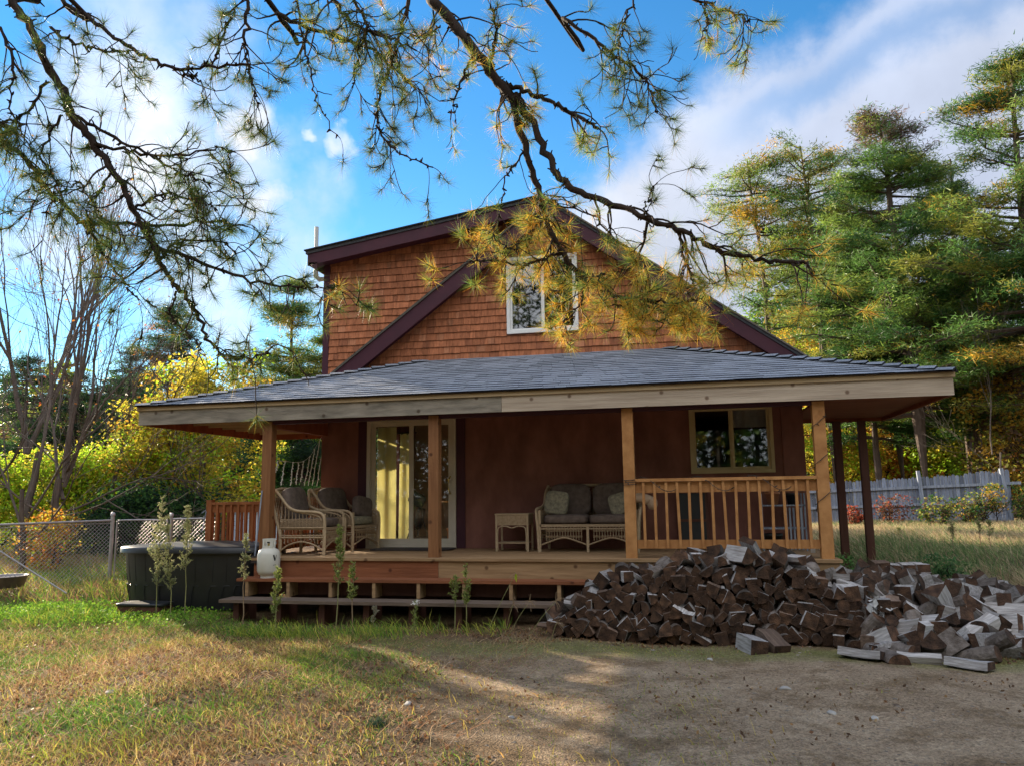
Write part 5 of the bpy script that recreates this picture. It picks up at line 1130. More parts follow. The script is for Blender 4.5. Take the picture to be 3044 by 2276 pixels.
def stockade():
    t=thing('stockade_fence','weathered blue-grey stockade fence with dog-eared boards across the right lawn','fence')
    A=np.array([4.0,28.6]); B=np.array([9.72,27.4]); L=np.linalg.norm(B-A); u=(B-A)/L; nr=np.array([u[1],-u[0]])
    b=MB(); x=0; k=0
    while x<L:
        w=rng.uniform(.085,.13); p=A+u*x; zb=float(gz(p[0],p[1]))+.02; zt=1.86+.30*(x/L)+rng.choice([0,.05,-.03,.02])+rng.normal(0,.015)
        col=(0,0,0); j=rng.normal(0,.008); q0=p+u*.003; q1=p+u*(w-.004); th=.02
        # board with clipped ears
        V=[];F_=[]
        prof=[(0,zb),(1,zb),(1,zt-.05),(.75,zt),(.25,zt),(0,zt-.05)]
        for yy in (0,th):
            for a,z in prof: pp=q0+(q1-q0)*a+nr*(yy+j); V.append((pp[0],pp[1],z))
        F_=[list(range(6))[::-1],list(range(6,12))]+[[i,(i+1)%6,6+(i+1)%6,6+i] for i in range(6)]
        c=np.array([.19,.215,.27])*rng.uniform(.55,1.25); b.add(V,F_,c); x+=w; k+=1
    b.build('boards','fence_board',t)
    for zz,dz in ((.55,0),(1.08,.02),(1.62,.05)):
        p=A+nr*.06; q=B+nr*.06+u*(.35 if zz>1.5 else -.05); b=MB(); b.beam((p[0],p[1],zz-.02),(q[0],q[1],zz+.13+dz),.05,.085); b.build('fence_rail','grey_wood',t)
    for s,top,ln in ((.585,1.98,-.06),(.985,1.70,-.12),(.09,1.9,0)):
        p=A+u*L*s+nr*.13; b=MB(); z=float(gz(p[0],p[1])); b.beam((p[0]-ln,p[1],z-.1),(p[0]+ln*.6,p[1],z+top-.35 if s<.9 else z+top),.10,.10,(0,1,0)); b.build('fence_post','grey_wood',t)
mat('fence_board',rough=.9,attr=True,var=.35,scale=5,stretch=(6,6,.6),bump=.4)
stockade()
# ================= FIREWOOD =================
def logs():
    protos=[]
    def cross(kind,r):
        if kind=='quarter': a=np.linspace(0,rng.uniform(1.2,1.9),7); P_=[(0,0,0)]+[(r*math.cos(t)*rng.uniform(.95,1.04),r*math.sin(t)*rng.uniform(.95,1.04),1) for t in a]
        elif kind=='half': a=np.linspace(0,math.pi,9); P_=[(.62*r*math.cos(t),.62*r*math.sin(t)*rng.uniform(.93,1.05),1) for t in a]
        elif kind=='square': s=r*.42; P_=[(-s*rng.uniform(.85,1.2),-s,0),(s,-s*rng.uniform(.8,1.2),0),(s*rng.uniform(.9,1.2),s,0),(-s,s*rng.uniform(.8,1.25),0)]
        elif kind=='slab': s=r*.5; P_=[(-s,-s*.35,0),(s,-s*.42,0),(s*.95,s*.3,0),(-s*.8,s*.42,0)]
        elif kind=='wedge': P_=[(0,-r*.5,0),(r*.48,r*.3,0),(r*.1,r*.45,1),(-r*.35,r*.38,1),(-r*.5,r*.1,0)]
        else: a=np.linspace(0,2*math.pi,11)[:-1]; P_=[(.45*r*math.cos(t)*rng.uniform(.94,1.05),.45*r*math.sin(t)*rng.uniform(.94,1.05),1) for t in a]
        c=np.mean([(p[0],p[1]) for p in P_],0); return [(p[0]-c[0],p[1]-c[1],p[2]) for p in P_]
    for kind,cnt in (('quarter',7),('half',3),('square',5),('slab',3),('wedge',5),('round',2)):
        for q in range(cnt):
            r=rng.uniform(.15,.205); poly=cross(kind,r); L=rng.uniform(.34,.42); n=len(poly); b=MB(); ks=4; V=[]
            ws=rng.normal(0,.004,(ks,2)); tw=rng.normal(0,.05)
            for k in range(ks):
                y=-L/2+L*k/(ks-1); a=tw*(k/(ks-1)-.5); sc=1+rng.normal(0,.02)
                for (x,z,m) in poly: V.append(((x*math.cos(a)-z*math.sin(a))*sc+ws[k,0]+rng.normal(0,.0015),y,(x*math.sin(a)+z*math.cos(a))*sc+ws[k,1]+rng.normal(0,.0015)))
            sidem=2 if rng.random()<.25 else 1
            for i in range(n):
                j=(i+1)%n; mi=3 if (poly[i][2]==1 and poly[j][2]==1) else sidem
                b.add([V[k*n+i] for k in range(ks)]+[V[k*n+j] for k in range(ks)],np.array([[k,k+1,ks+k+1,ks+k] for k in range(ks-1)]),None,mi)
            # ends: fan with slightly hollow centre
            for base,flip in ((0,1),((ks-1)*n,0)):
                c=np.mean([V[base+i] for i in range(n)],0)+[0,.004*(1 if base==0 else -1),0]; V2=[V[base+i] for i in range(n)]+[tuple(c)]
                F_=[[i,(i+1)%n,n] if flip else [(i+1)%n,i,n] for i in range(n)]; b.add(V2,F_,None,0)
            o=b.build('firewood_log',['log_end','log_side','log_brown','log_bark']); me=o.data; bpy.data.objects.remove(o); protos.append((kind,me,sidem))
    names={'quarter':'wedge','half':'half-round','square':'square','slab':'slab','wedge':'narrow','round':'round'}
    far=MB()
    def put(p,R_,group,where,kinds=None,s=1.0,single=True,tn=None):
        c=[q for q in protos if (kinds is None or q[0] in kinds) and (tn is None or q[2]==tn or rng.random()<.12)] or [q for q in protos if kinds is None or q[0] in kinds]; k=c[rng.integers(len(c))]
        if not single:
            me=k[1]; V=np.empty(len(me.vertices)*3); me.vertices.foreach_get('co',V); V=V.reshape(-1,3)@(R_*s).T+np.asarray(p); base=far.n; far.v.append(V); far.n+=len(V)
            for pl in me.polygons: far.f.append(np.array([list(pl.vertices)])+base); far.c.append(np.ones((1,4))*.5); far.m.append(np.array([pl.material_index]))
            return None
        o=bpy.data.objects.new('firewood_log',k[1]); COL.objects.link(o); M_=Matrix((R_*s*rng.uniform(.9,1.1)).tolist()).to_4x4(); M_.translation=Vector(p); o.matrix_world=M_
        tone='grey' if k[2]==1 else 'brown'
        tag(o,'%s %s log %s'%(tone,names[k[0]],where),'firewood',group); return o
    sil=[(1640,1840),(1700,1790),(1760,1745),(1830,1712),(1900,1700),(1960,1680),(2010,1660),(2080,1650),(2140,1652),(2240,1655),(2330,1650),(2390,1672),(2440,1705),(2500,1722),(2560,1735)]
    hx=np.array([P(u,v,9.5)[0] for u,v in sil]); hz=np.array([P(u,v,9.5)[2] for u,v in sil])
    def hgt(x): return np.interp(x,hx,hz)
    wherex=lambda x:'under the first railing gap' if False else ''
    ordn=lambda n:['first','second','third','fourth','fifth','sixth','seventh','eighth','ninth','tenth','11th','12th','13th','14th','15th','16th','17th','18th','19th','20th','21st','22nd','23rd'][n] if n<23 else '%dth'%(n+1)
    cnt=0
    z=.075; row=0
    while z<.95:
        x=hx[0]-.05+(row%2)*.06; ix=0
        while x<2.05:
            st=rng.uniform(.095,.128); x+=st
            hh=hgt(x)
            if z>hh-.07: continue
            y=9.14+z*.38+rng.normal(0,.045); a=rng.uniform(0,6.28); R_=rz_(rng.normal(0,.13))@rx(rng.normal(0,.06))@ry(a)
            lev='bottom course' if z<.2 else 'middle' if z<.5 else 'upper part'; third='left end' if x<-.4 else 'centre' if x<.9 else 'right end'
            put((x,y,z+float(gz(x,y))+rng.normal(0,.012)),R_,'logs stacked end-on in the long dark woodpile','in the dark stack, %s course up, %s from the left'%(ordn(row),ordn(ix)),None,.84,rng.random()<.66); ix+=1
        z+=.096; row+=1
    # tumbled crest
    for ix,x in enumerate(np.arange(hx[0]-.05,2.0,.118)):
        for q in range(2):
            y=9.5+q*.30+rng.normal(0,.05); z=hgt(x)-.03+rng.normal(0,.025)-q*.02; R_=rz_(rng.normal(0,.55))@rx(rng.normal(-.15,.25))@ry(rng.uniform(0,6.28))
            third='left slope' if x<-.4 else 'middle' if x<.9 else 'right shoulder'
            if z<.06: z=.07
            put((x,y,z),R_,'logs tumbled along the crest of the dark woodpile','on the dark pile crest, %s from the left'%ordn(ix),None,.86,q==0,1); cnt+=1
    # spilled heap to the right
    sil2=[(2440,1720),(2520,1715),(2600,1712),(2700,1722),(2800,1748),(2870,1752),(2930,1740),(2985,1735),(3044,1775),(3110,1830)]
    h2x=np.array([P(u,v,9.9)[0] for u,v in sil2]); h2z=np.array([P(u,v,9.9)[2] for u,v in sil2])
    for ix,x in enumerate(np.arange(1.75,4.9,.165)):
        for iy,y in enumerate(np.arange(8.72,10.6,.185)):
            xx=x+rng.normal(0,.05); yy=y+rng.normal(0,.05); hs=np.interp(xx,h2x,h2z); f=np.clip((yy-8.62+.15*math.sin(xx*3))/1.25,0,1); z=max(.06+float(gz(xx,yy)),hs*f**.85-.05)+rng.normal(0,.02)
            R_=rz_(rng.uniform(-1.3,1.3))@rx(rng.normal(-.12,.35))@ry(rng.uniform(0,6.28))
            side='front edge' if y<9.2 else 'middle' if y<10 else 'back'; third='near the dark pile' if x<2.6 else 'halfway along' if x<3.7 else 'at the right end'
            put((xx,yy,z),R_,'logs spilled in the grey heap right of the dark woodpile','in the spilled heap, %s row back, %s from its left'%(ordn(iy),ordn(ix)),('quarter','square','half','wedge','slab') if rng.random()<.9 else ('round',),.95,iy<6 and (ix+iy)%7!=0,1); cnt+=1
    if far.v: o=far.build('firewood_rest',['log_end','log_side','log_brown','log_bark']); tag(o,'smaller half-hidden logs filling the dark stack and the spilled heap','firewood',kind='stuff')
    b=MB()   # deeper logs of the heap, only glimpsed through the gaps
    for x in np.arange(1.8,4.6,.2):
        for y in np.arange(9.1,10.5,.22):
            hs=np.interp(x,h2x,h2z); f=np.clip((y-8.62)/1.25,0,1); z=hs*f**.85-.2
            if z<.05: continue
            a=rng.uniform(-1,1); d=np.array([math.sin(a),math.cos(a),0])*.18; c=np.array([x,y,z]); b.beam(c-d,c+d,.13,.12)
    o=b.build('buried_firewood','log_brown'); tag(o,'inner logs glimpsed in the gaps of the spilled grey heap','firewood',kind='stuff')
    for k,(u,v,kd) in enumerate([(2612,1686,'square'),(2652,1690,'square'),(2692,1690,'square'),(2732,1690,'square'),(2640,1716,'slab'),(2690,1716,'square'),(2735,1716,'square')]):
        p=P(u,v,10.75); put(p,rz_(rng.normal(0,.05))@ry(rng.normal(0,.06)),'square logs in the small neat row behind the grey heap','in the small neat row behind the grey heap, %s'%['top left','top, second','top, third','top right','lower left','lower middle','lower right'][k],(kd,),1.1)
    def single(u,v,Y,R_,lab,kinds,s=1.,tn=1):
        p=P(u,v,Y); p[2]=max(p[2],float(gz(p[0],p[1]))+.05) if v<1800 else float(gz(p[0],p[1]))+.05; o=put(p,R_,None,'x',kinds,s,True,tn); o['label']=lab
    single(2240,1640,9.5,rz_(-.5)@rx(-.75)@ry(.3),'pale knotty stick-like log standing up from the crest of the dark pile',('slab',),1.0)
    single(2295,1900,8.75,rz_(.35)@rx(.25)@ry(.1),'brown square log with a cracked top lying alone in front of the dark pile',('square',),1.25,2)
    single(2235,1925,8.7,rz_(.3)@ry(.1),'stubby grey square log standing before the dark pile',('square',),1.0)
    single(2560,1935,8.35,rz_(1.1)@ry(.2),'flat grey slab log lying in front of the spilled heap, left part',('slab',),1.0)
    single(2650,1940,8.4,rz_(.2)@ry(.3),'grey half-round log at the front edge of the spilled heap',('half',),1.0)
    single(2730,1935,8.45,rz_(1.4)@ry(.3),'brown split log lying crosswise at the front of the spilled heap',('wedge',),1.0)
    single(2880,1955,8.25,rz_(.9)@ry(.05),'thin grey slab lying flat on the gravel right of the heap',('slab',),.95)
    single(1850,1695,9.6,rz_(.1)@ry(.6),'amber round-ended log resting on top of the left slope of the dark pile',('round',),1.1)
    # crumpled white bark / paper
    b=MB(); c=P(2600,1812,9.15); n=90; O=c+rng.normal(0,1,(n,3))*[.06,.03,.05]; add_leaves(b,O,rng.uniform(.05,.12,n),(.5,.5,.5)); o=b.build('crumpled_bark','white_paper'); tag(o,'crumpled white birch bark among the spilled logs','bark')
    for (u0,v0,u1,v1) in ((1835,1745,1875,1675),): pass
logs()
# ================= STONES =================
def stones():
    def stone(u,v,s,lab):
        p=P(u,v,5); d=p-np.array([0,0,H]); k=-H/d[2]; g=np.array([0,0,H])+d*k
        b=MB(); n=10; uu=np.linspace(-np.pi/2,np.pi/2,n); vv=np.linspace(-np.pi,np.pi,2*n,endpoint=False); U,V_=np.meshgrid(uu,vv,indexing='ij'); nz=1+.12*np.sin(U*3+rng.random()*6)*np.cos(V_*2+rng.random()*6)+.05*np.sin(V_*5)
        pts=np.stack([np.cos(U)*np.cos(V_)*s*nz,np.cos(U)*np.sin(V_)*s*.7*nz,np.sin(U)*s*.42*nz],-1).reshape(-1,3); m=2*n; i=np.arange(n-1)[:,None]*m; j=np.arange(m)[None,:]; j2=(j+1)%m
        b.add(pts,np.stack([i+j,i+j2,i+m+j2,i+m+j],-1).reshape(-1,4)); o=b.build('field_stone','stone',None,True); o.location=(g[0],g[1],float(gz(g[0],g[1]))+s*.12); o.rotation_euler=(0,0,rng.uniform(0,3)); tag(o,lab,'stone')
    stone(2335,2050,.045,'pale flat stone on the gravel in front of the dark pile'); stone(2472,2122,.040,'whitish stone on the gravel in the lower right'); stone(2600,2138,.038,'greenish stone half sunk in the gravel'); stone(325,2072,.05,'pale flat stone in the grass at lower left'); stone(1215,2092,.045,'grey flat stone in the thin grass near the middle'); stone(1520,2118,.03,'small tan stone in the gravel at bottom middle'); stone(2540,1960,.035,'pale stone before the spilled logs'); stone(2110,1955,.03,'small white stone on the shaded gravel')
    b=MB(); n=5200; x=rng.uniform(-3,7,n); y=rng.uniform(3.6,9.2,n)**1.0; mk=drive_mask(x,y); x,y=x[mk],y[mk]; n=len(x); s=rng.gamma(2,.0030,n)+.0025
    base=np.array([[1,0,.1],[0,1,.1],[-1,0,.1],[0,-1,.1],[0,0,.42],[0,0,-.4]]); F_=np.array([[0,1,4],[1,2,4],[2,3,4],[3,0,4]]); a=rng.uniform(0,6.28,n); V=base[None]*s[:,None,None]*rng.uniform(.7,1.3,(n,6,1)); c,s_=np.cos(a)[:,None],np.sin(a)[:,None]
    V=np.stack([V[:,:,0]*c-V[:,:,1]*s_,V[:,:,0]*s_+V[:,:,1]*c,V[:,:,2]],-1)+np.stack([x,y,gz(x,y)],1)[:,None,:]
    b.add(V.reshape(-1,3),(F_[None]+6*np.arange(n)[:,None,None]).reshape(-1,3),np.repeat(pick([(.27,.22,.17),(.18,.15,.12),(.34,.29,.24),(.15,.10,.07)],[3,3,1,1],n),4,0)); o=b.build('gravel_stones','pebble'); tag(o,'loose gravel and small pebbles on the driveway','gravel',kind='stuff')
mat('pebble',rough=.9,attr=True)
stones()
# ================= GRASS =================
def fnoise(x,y,s,seed):
    r=np.random.default_rng(seed); out=0
    for k in range(6):
        a=r.uniform(0,6.28); f=s*r.uniform(.5,1.9); out=out+np.sin(x*math.cos(a)*f+y*math.sin(a)*f+r.uniform(0,6.28))
    return out/3
def blades(name,label,xr,yr,n,hr,wd,colf,keep,lean=.45,cat='grass',wind=(-.3,.1),pw=1.0):
    x=rng.uniform(*xr,n); y=yr[0]+(yr[1]-yr[0])*rng.random(n)**pw; k=keep(x,y); x,y=x[k],y[k]; n=len(x)
    O=np.stack([x,y,gz(x,y)-.005],1); Dn=unit(np.stack([rng.normal(wind[0],lean,n),rng.normal(wind[1],lean,n),np.ones(n)],1)); h,c=colf(x,y,n)
    b=MB(); w=wd*rng.uniform(.6,1.4,n); add_blades(b,O,Dn,h*rng.uniform(.5,1.2,n)*np.mean(hr),w,c,bend=rng.normal(0,.5,(n,3))*[1,1,.15]+[wind[0],wind[1],-.25]); o=b.build(name,'grassm'); tag(o,label,cat,kind='stuff'); return o
STRAW=[(.48,.32,.14),(.60,.46,.21),(.38,.22,.10),(.26,.14,.07)]; GRN=[(.10,.22,.03),(.17,.32,.04),(.07,.15,.03)]; YG=[(.40,.43,.06),(.56,.52,.09),(.30,.35,.05)]
def lawn_col(x,y,n):
    g=1.2*fnoise(x,y,1.9,3)+.9*np.exp(-(((x+7.2)/1.8)**2+((y-9.3)/1.0)**2))*2+np.exp(-(((x+4.2)/.9)**2+((y-5.4)/.7)**2))*2.6+np.exp(-(((x+5.3)/2.2)**2+((y-9.5)/.35)**2))*1.3-.35
    r=rng.random(n); pg=1/(1+np.exp(-(g*2.2-1.0))); c=pick(STRAW,[4,3,3,2],n,.35)*np.clip(1+.35*fnoise(x,y,3.3,51),.5,1.5)[:,None]; yg=r<np.clip(.28+.25*fnoise(x,y,2.7,61),.05,.7); c[yg]=pick(YG,[3,1,3],yg.sum()); gm=rng.random(n)<pg*.8; c[gm]=pick(GRN,[3,3,2],gm.sum())
    h=1+.35*fnoise(x,y,2.2,5)+.4*gm; h*=np.where(x>-2.6+.0*y,.5,1.0); return np.clip(h,.25,2),c
offdeck=lambda x,y:~((x>-6.2)&(x<1.9)&(y>9.6)&(y<12.3))&~((np.abs(x+7.3)<1.2)&(np.abs(y-10.95)<.75))&~((x>-6.1)&(y>9.55)&(x<1.9)&(y<20))
inpile=lambda x,y:(x>-1.6)&(x<4.9)&(y>8.9)&(y<10.8)
blades('lawn_grass','dry golden and green lawn grass in front of the porch',(-11.5,1.2),(3.7,10.9),250000,(.06,.11),.0042,lawn_col,lambda x,y:(~drive_mask(x+.35*fnoise(x,y,3,8),y))&offdeck(x,y)&~inpile(x,y)&(np.abs(x)<y*1.02+.6)&(rng.random(len(x))<np.clip(1.1-.22*np.clip(x+4,0,4),.14,1)*(1-.7*((y>8.9)&(x>-5)))*np.clip(.75+.5*fnoise(x,y,4.5,41),.12,1)),lean=.85)
def weed_col(x,y,n):
    c=pick(STRAW+YG+GRN,[3,3,2,2,3,2,2,2,2,1],n,.3); return np.ones(n)*rng.uniform(.5,1.1,n),c
blades('sparse_grass','thin dry grass scattered over the gravel','' or (-4,5.5),(3.8,9.3),42000,(.03,.05),.004,weed_col,lambda x,y:drive_mask(x,y)&(fnoise(x,y,2.2,11)+.9*(x<.2)-.35+np.where(y>8.5,.6,0)-np.clip(x-.5,0,3)*.45>rng.uniform(-.3,1.4,len(x))),lean=.7)
def gold_col(x,y,n): return rng.uniform(.7,1.4,n),pick([(.55,.42,.10),(.48,.36,.10),(.40,.38,.08),(.5,.3,.1)],[3,3,2,1],n,.25)
blades('golden_grass','taller golden grass blades along the bottom of the view','' or (-6.5,.6),(4.1,7.5),5200,(.07,.12),.007,gold_col,lambda x,y:(fnoise(x,y,2.5,17)>rng.uniform(-.4,1.2,len(x)))&(y<4.9+2.5*rng.random(len(x))**2),lean=.4)
def meadow_col(x,y,n):
    g=fnoise(x,y,.8,21)+np.where((y>12.5)&(y<17),.7,-.5); c=pick([(.46,.35,.20),(.40,.28,.16),(.52,.41,.24)],[3,2,2],n,.25); m=rng.random(n)<.75/(1+np.exp(-g*2)); c[m]=pick([(.17,.24,.08),(.22,.30,.10),(.12,.19,.07)],[3,3,2],m.sum()); return np.clip(1+.3*fnoise(x,y,1.5,4),.4,2)*np.where(y>20,.55,1),c
blades('meadow_grass','tall pale meadow grass between the woodpile and the stockade fence',(1.9,15),(10.3,28.5),85000,(.25,.36),.010,meadow_col,lambda x,y:(x<y*.52+1.5)&~((x<4.9)&(y<10.9)),lean=.35,pw=1.0)
def back_col(x,y,n):
    g=fnoise(x,y,.9,31); c=pick([(.36,.20,.11),(.38,.26,.12),(.26,.13,.09),(.40,.34,.10)],[3,2,2,2],n,.3); m=rng.random(n)<.42+.25*g; c[m]=pick(GRN+YG,[3,3,1,2,1,1],m.sum()); return np.clip(1+.4*fnoise(x,y,1.6,9),.4,2),c
blades('yard_grass','rough brown and green weeds behind the chain-link fence',(-24,-6.6),(10.8,26),80000,(.22,.34),.010,back_col,lambda x,y:(x>-y*1.05-1)&~((np.abs(x+7.3)<1.25)&(np.abs(y-10.95)<.8))&(np.hypot(x+9.2,y-19.6)>2.7),lean=.5)
def tuft_col(x,y,n): return rng.uniform(.5,1.3,n),pick(GRN+YG,[2,3,1,3,2,2],n,.25)
blades('tall_grass','longer green-yellow grass by the tub and the foot of the steps',(-8.6,-2.2),(8.7,9.62),9000,(.15,.24),.0075,tuft_col,lambda x,y:fnoise(x,y,2.6,77)+.5*(x<-4.5)>rng.uniform(-.2,1.4,len(x)),lean=.42)
def brown_col(x,y,n): return rng.uniform(.5,1.3,n),pick([(.44,.24,.14),(.50,.33,.20),(.36,.19,.12),(.56,.44,.26)],[3,3,2,1],n,.25)
blades('straw_grass','tangled reddish straw lying over the left lawn',(-9,-1.5),(4.2,9.6),17000,(.13,.2),.0036,brown_col,lambda x,y:(fnoise(x,y,1.6,91)>rng.uniform(-.6,1.0,len(x)))&(np.abs(x)<y*1.02+.5)&offdeck(x,y),lean=1.1,wind=(.5,.2))
def clover():
    b=MB(); n=9000; x=rng.normal(-8.2,1.1,n); y=rng.normal(9.9,.45,n); k=offdeck(x,y); x,y=x[k],y[k]; n=len(x); O=np.stack([x,y,gz(x,y)+rng.uniform(.01,.10,n)],1); add_leaves(b,O,rng.uniform(.02,.045,n),pick([(.22,.42,.04),(.32,.48,.05),(.14,.3,.03)],[3,2,2],n),flat=.1); o=b.build('ground_cover','grassm'); tag(o,'bright green low weeds by the left end of the black tub','weeds',kind='stuff')
    b=MB(); n=42000; x=rng.uniform(-11,6,n); y=rng.uniform(3.8,10.5,n); k=offdeck(x,y)&(rng.random(n)<np.where(drive_mask(x,y),.16*(fnoise(x,y,1.8,71)>-.1),1)); x,y=x[k],y[k]; n=len(x); O=np.stack([x,y,gz(x,y)+rng.uniform(.004,.02,n)],1); add_leaves(b,O,rng.uniform(.012,.045,n),pick([(.20,.10,.05),(.32,.18,.08),(.14,.08,.05),(.36,.25,.14)],[3,3,3,1],n),flat=-.0); o=b.build('leaf_litter','grassm'); tag(o,'fallen brown leaves and twigs scattered on the lawn and gravel','leaf litter',kind='stuff')
clover()
# ================= WEEDS =================
def stalk(label,u,v,Y,vtop,bush=.07,f0=.35,cols=None,lean=0,name='weed_stalk',green=True,head=None,nl=420,z0=None):
    p=P(u,v,Y); g=float(gz(p[0],Y)); p[2]=g; h=P(u,vtop,Y)[2]-g
    t=thing(name,label,'weed',tuple(p)); zz=np.linspace(0,h,8); cx=lean*(zz/h)**1.5+rng.normal(0,.006,8); c=np.stack([cx,rng.normal(0,.006,8),zz],1)
    b=MB(); b.tube(c,np.linspace(.008,.003,8),6); b.build('stem','stem_green' if green else 'stem_brown',t)
    cols=cols or [(.36,.42,.09),(.26,.33,.08),(.40,.40,.16),(.22,.26,.08)]
    b=MB(); m=int(30*h/.8)+8; O=[];Dn=[]
    for k in range(m):
        f=f0+(1-f0)*rng.random(); z=h*f; base=np.array([np.interp(z,zz,c[:,0]),0,z]); a=rng.uniform(0,6.28); l=bush*rng.uniform(.5,1.3)*min(1.2,(1.12-f)*2.6)+.012; tip=base+np.array([math.cos(a)*l,math.sin(a)*l,l*.95]); b.tube([base,tip],.0022,3,cap=False)
        q=max(4,nl//m); s=rng.uniform(.25,1.05,q)[:,None]; O.append(base+(tip-base)*s+rng.normal(0,.005,(q,3))); Dn.append(unit(rng.normal(size=(q,3))+[0,0,.5]))
    O=np.concatenate(O);Dn=np.concatenate(Dn); b.build('twig','stem_green' if green else 'stem_brown',t)
    b=MB(); add_blades(b,O,Dn,rng.uniform(.02,.045,len(O)),rng.uniform(.010,.017,len(O)),pick(cols,[1]*len(cols),len(O))); b.build('leaves','leaf',t)
    if head:
        b=MB()
        for k in range(46): o=np.array([c[-1,0],0,h])+rng.normal(0,.022,3)*[1,1,.6]; b.lathe([(0,-.006),(.006,0),(0,.006)],6,Matrix.Translation(o))
        b.build('flower_head','flower_white',t)
GRY=[(.42,.44,.20),(.34,.36,.16),(.46,.42,.24),(.28,.30,.12)]
stalk('tallest pale bushy weed in front of the left part of the black tub',462,1835,9.75,1478,.085,.25,GRY,.02,nl=1500)
stalk('leaning bushy weed beside the tallest one, before the black tub',505,1838,9.7,1560,.07,.3,GRY,-.10,nl=900)
stalk('second tall bushy weed in front of the middle of the black tub',548,1835,9.75,1505,.06,.42,GRY,-.02,nl=1100)
stalk('slim pale weed in front of the right end of the black tub',722,1850,9.5,1590,.045,.5,GRY,.0,nl=600,green=False)
stalk('bright green forked weed in front of the propane tank step',818,1862,9.15,1690,.05,.2,None,.02,nl=900)
stalk('tall bright green feathery weed in front of the second armchair',1000,1850,9.3,1560,.045,.42,None,.03,nl=1200)
stalk('reddish-stemmed green weed just right of the tall feathery one',1046,1878,9.0,1670,.035,.45,None,.0,green=False,nl=600)
stalk('low weed with a cluster of small white flowers in front of the steps',1232,1900,8.8,1790,.025,.1,None,.012,head=True,nl=200)
stalk('short fan-shaped green weed against the lower step',1352,1830,9.5,1712,.05,.5,None,.01,nl=380)
stalk('upright spiky green weed beside the fan-shaped one',1388,1838,9.4,1680,.03,.4,None,.0,nl=520)
stalk('small pale seedy weed in front of the tread, left of the white-flowered one',1110,1870,9.2,1800,.03,.3,[(.4,.38,.28),(.3,.3,.2)],.02,green=False,nl=160)
for (u,v,Y,vt,l) in ((2845,1735,15.5,1560,'thin brown weed stalk standing in the meadow, left of the pair'),(2925,1720,16,1535,'thin tall green weed, left one of the meadow pair'),(2955,1722,16.4,1545,'thin tall green weed, right one of the meadow pair'),(2680,1690,18,1570,'faint low weed stalk near the brown bush')):
    stalk(l,u,v,Y,vt,.05,.5,[(.25,.30,.10),(.3,.25,.12)],0,green=False,nl=260)
def crabgrass(label,base,tip,Y,n,col='stem_brown',leaf=None):
    a=P(*base,Y); a[2]=float(gz(a[0],Y)); c=P(*tip,Y); t=thing('crabgrass',label,'weed',tuple(a)); c=c-a
    b=MB(); pts=catmull([(0,0,0),tuple(c*.5+[0,0,.02]),tuple(c)],10); b.tube(pts,np.linspace(.004,.0025,10),5); b.build('stem','stem_green',t)
    if n:
        b=MB()
        for k in range(n):
            d=unit(rng.normal(0,1,3)*[1,.5,.8]+[.4,0,.25]); l=rng.uniform(.05,.10); q=[c]
            for j in range(5): d=unit(d+np.array([0,0,-.16])); q.append(q[-1]+d*l/4)
            b.tube(q,.0022,4,cap=False)
        b.build('seed_head','stem_brown',t)
    if leaf:
        b=MB(); d=np.array([.01,0,-.11]); o=c; V=[o,o+[.018,0,-.03],o+[.012,.006,-.075],o+d,o+[-.014,0,-.06],o+[-.012,.004,-.025]]; b.add(V,[[0,1,2,3,4,5]],leaf); b.build('leaf','leaf',t)
crabgrass('arching green grass stem with a bright drooping leaf before the steps',(1445,1850),(1533,1702),9.3,4,leaf=(.5,.6,.05))
crabgrass('bent crabgrass with a curled brown seed head before the steps, left one',(1500,1862),(1525,1795),9.2,14)
crabgrass('bent crabgrass with a curled brown seed head leaning right of the drooping leaf',(1510,1850),(1575,1785),9.15,11)
crabgrass('long-stemmed crabgrass with a curled head nearest the woodpile',(1572,1855),(1652,1785),9.15,12)
crabgrass('low brown crabgrass tuft just left of the fallen logs',(1640,1885),(1655,1850),9.0,14)
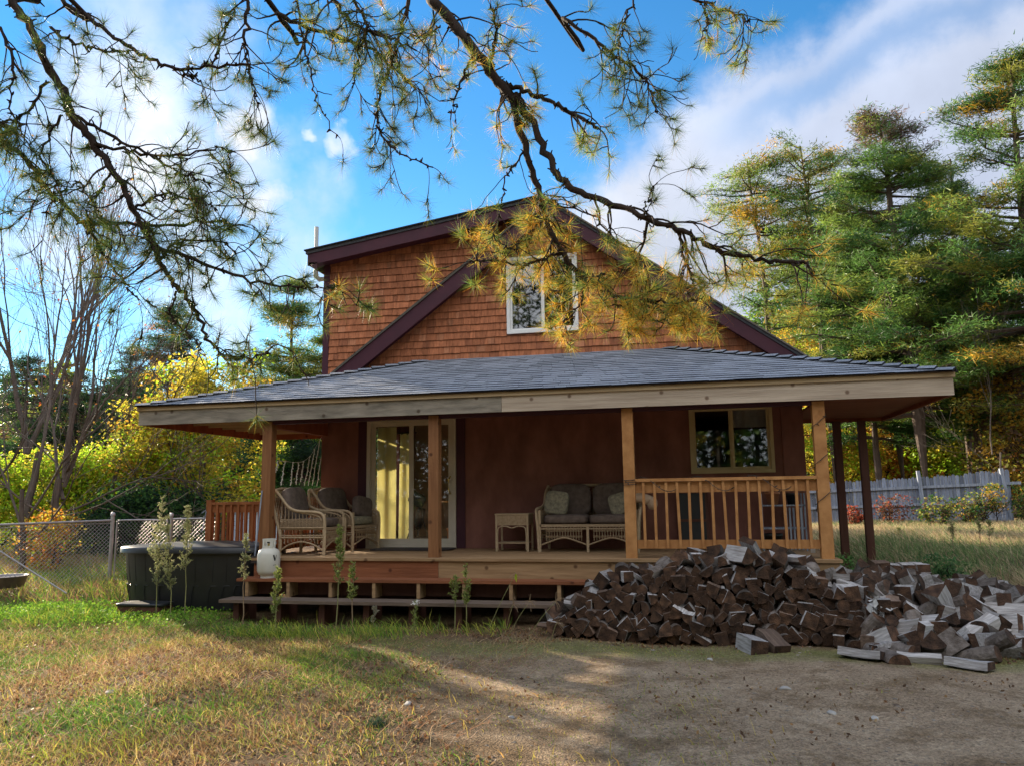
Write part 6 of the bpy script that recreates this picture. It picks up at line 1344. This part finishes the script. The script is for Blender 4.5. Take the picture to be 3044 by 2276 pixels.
def extras():
    t=thing('hosta_plant','yellowing broad-leaved plant beside the right end of the deck','plant',tuple(P(2525,1712,10.9)*[1,1,0]+[0,0,float(gz(2.1,10.9))]))
    b=MB()
    for k in range(9):
        a=rng.uniform(0,6.28); l=rng.uniform(.16,.28); w=l*.5; d=np.array([math.cos(a),math.sin(a),0]); s=np.array([-d[1],d[0],0]); z=rng.uniform(.12,.26)
        pts=[[0,0,0.05],d*l*.3+[0,0,z*.7]+s*w*.3,d*l*.6+[0,0,z]+s*w*.5,d*l+[0,0,z*.7],d*l*.6+[0,0,z]-s*w*.5,d*l*.3+[0,0,z*.7]-s*w*.3]
        b.add(pts,[[0,1,2,3,4,5]],(.62,.33,.03))
    b.build('leaves','leaf',t)
    leafy('green_shrub','feathery green weed bush at the foot of the outer support post',P(2500,1600,11.6)[0],11.6,.75,.28,[(.12,.26,.06),(.2,.3,.1)],[1,1],700,.1,.05,None,.008,2,2,'shrub')
    leafy('green_shrub','fern-like green clump behind the small neat log row',P(2790,1700,12.2)[0],12.2,.42,.4,[(.10,.2,.07),(.14,.24,.08)],[1,1],900,.1,.05,None,.006,2,2,'shrub')
    t=thing('dark_tuft','small dark blue-green grass tuft in the lower middle of the lawn','grass tuft',tuple(np.array([*(lambda d:(d[0]*H/-d[2],d[1]*H/-d[2]))(P(1118,2160,5)-[0,0,H]),0])))
    b=MB(); n=420; O=rng.normal(0,.035,(n,3))*[1,1,0]; add_blades(b,O,unit(rng.normal(0,.6,(n,3))+[0,0,1]),rng.uniform(.04,.10,n),np.full(n,.004),pick([(.03,.07,.05),(.05,.10,.06)],[1,1],n)); b.build('blades','grassm',t)
    # shiny metal basin at far left
    t=thing('metal_basin','grey metal basin lying in the weeds at the left edge','basin',tuple(P(20,1712,11.6)))
    b=MB(); b.lathe([(0,-.18),(.26,-.18),(.32,.0),(.34,.0),(.34,.02),(.30,.02),(.25,-.15),(0,-.15)],28); b.build('bowl','steel',t,True)
    # trees standing behind the photographer, mirrored in the panes
    b=MB(); O=[];C=[]
    for k in range(110):
        a=math.radians(rng.uniform(85,275)); d=rng.uniform(22,40); x,y=d*math.sin(a),d*math.cos(a); h=rng.uniform(17,24); b.tube([(x,y,-.3),(x,y,h*.9)],[.2,.05],5,(.05,.04,.03),0,False)
        m=260; u=rng.random(m); zz=h*(.05+.95*u); th=rng.uniform(0,6.28,m); rr=3*(1-u)**.6*np.sqrt(rng.random(m))+.2; c=np.stack([x+rr*np.cos(th),y+rr*np.sin(th),zz],1); O.append(np.repeat(c,4,0)+rng.normal(0,.25,(m*4,3))); C.append(np.repeat(pick([DG,G1,G2,YO] if rng.random()<.7 else [YL,YO,OR],[1]*(4) if False else None or [1,1,1,1][:4],m) if False else pick([DG,G1,G2,OL],[1,1,1,1],m),4,0))
    O=np.concatenate(O);C=np.concatenate(C); add_blades(b,O,unit(rng.normal(size=O.shape)*[1,1,.6]),rng.uniform(.5,1.0,len(O)),rng.uniform(.15,.3,len(O)),C); o=b.build('woods_behind','needle'); tag(o,'mass of woods opposite the cabin, mirrored in its windows','forest',kind='stuff')
extras()
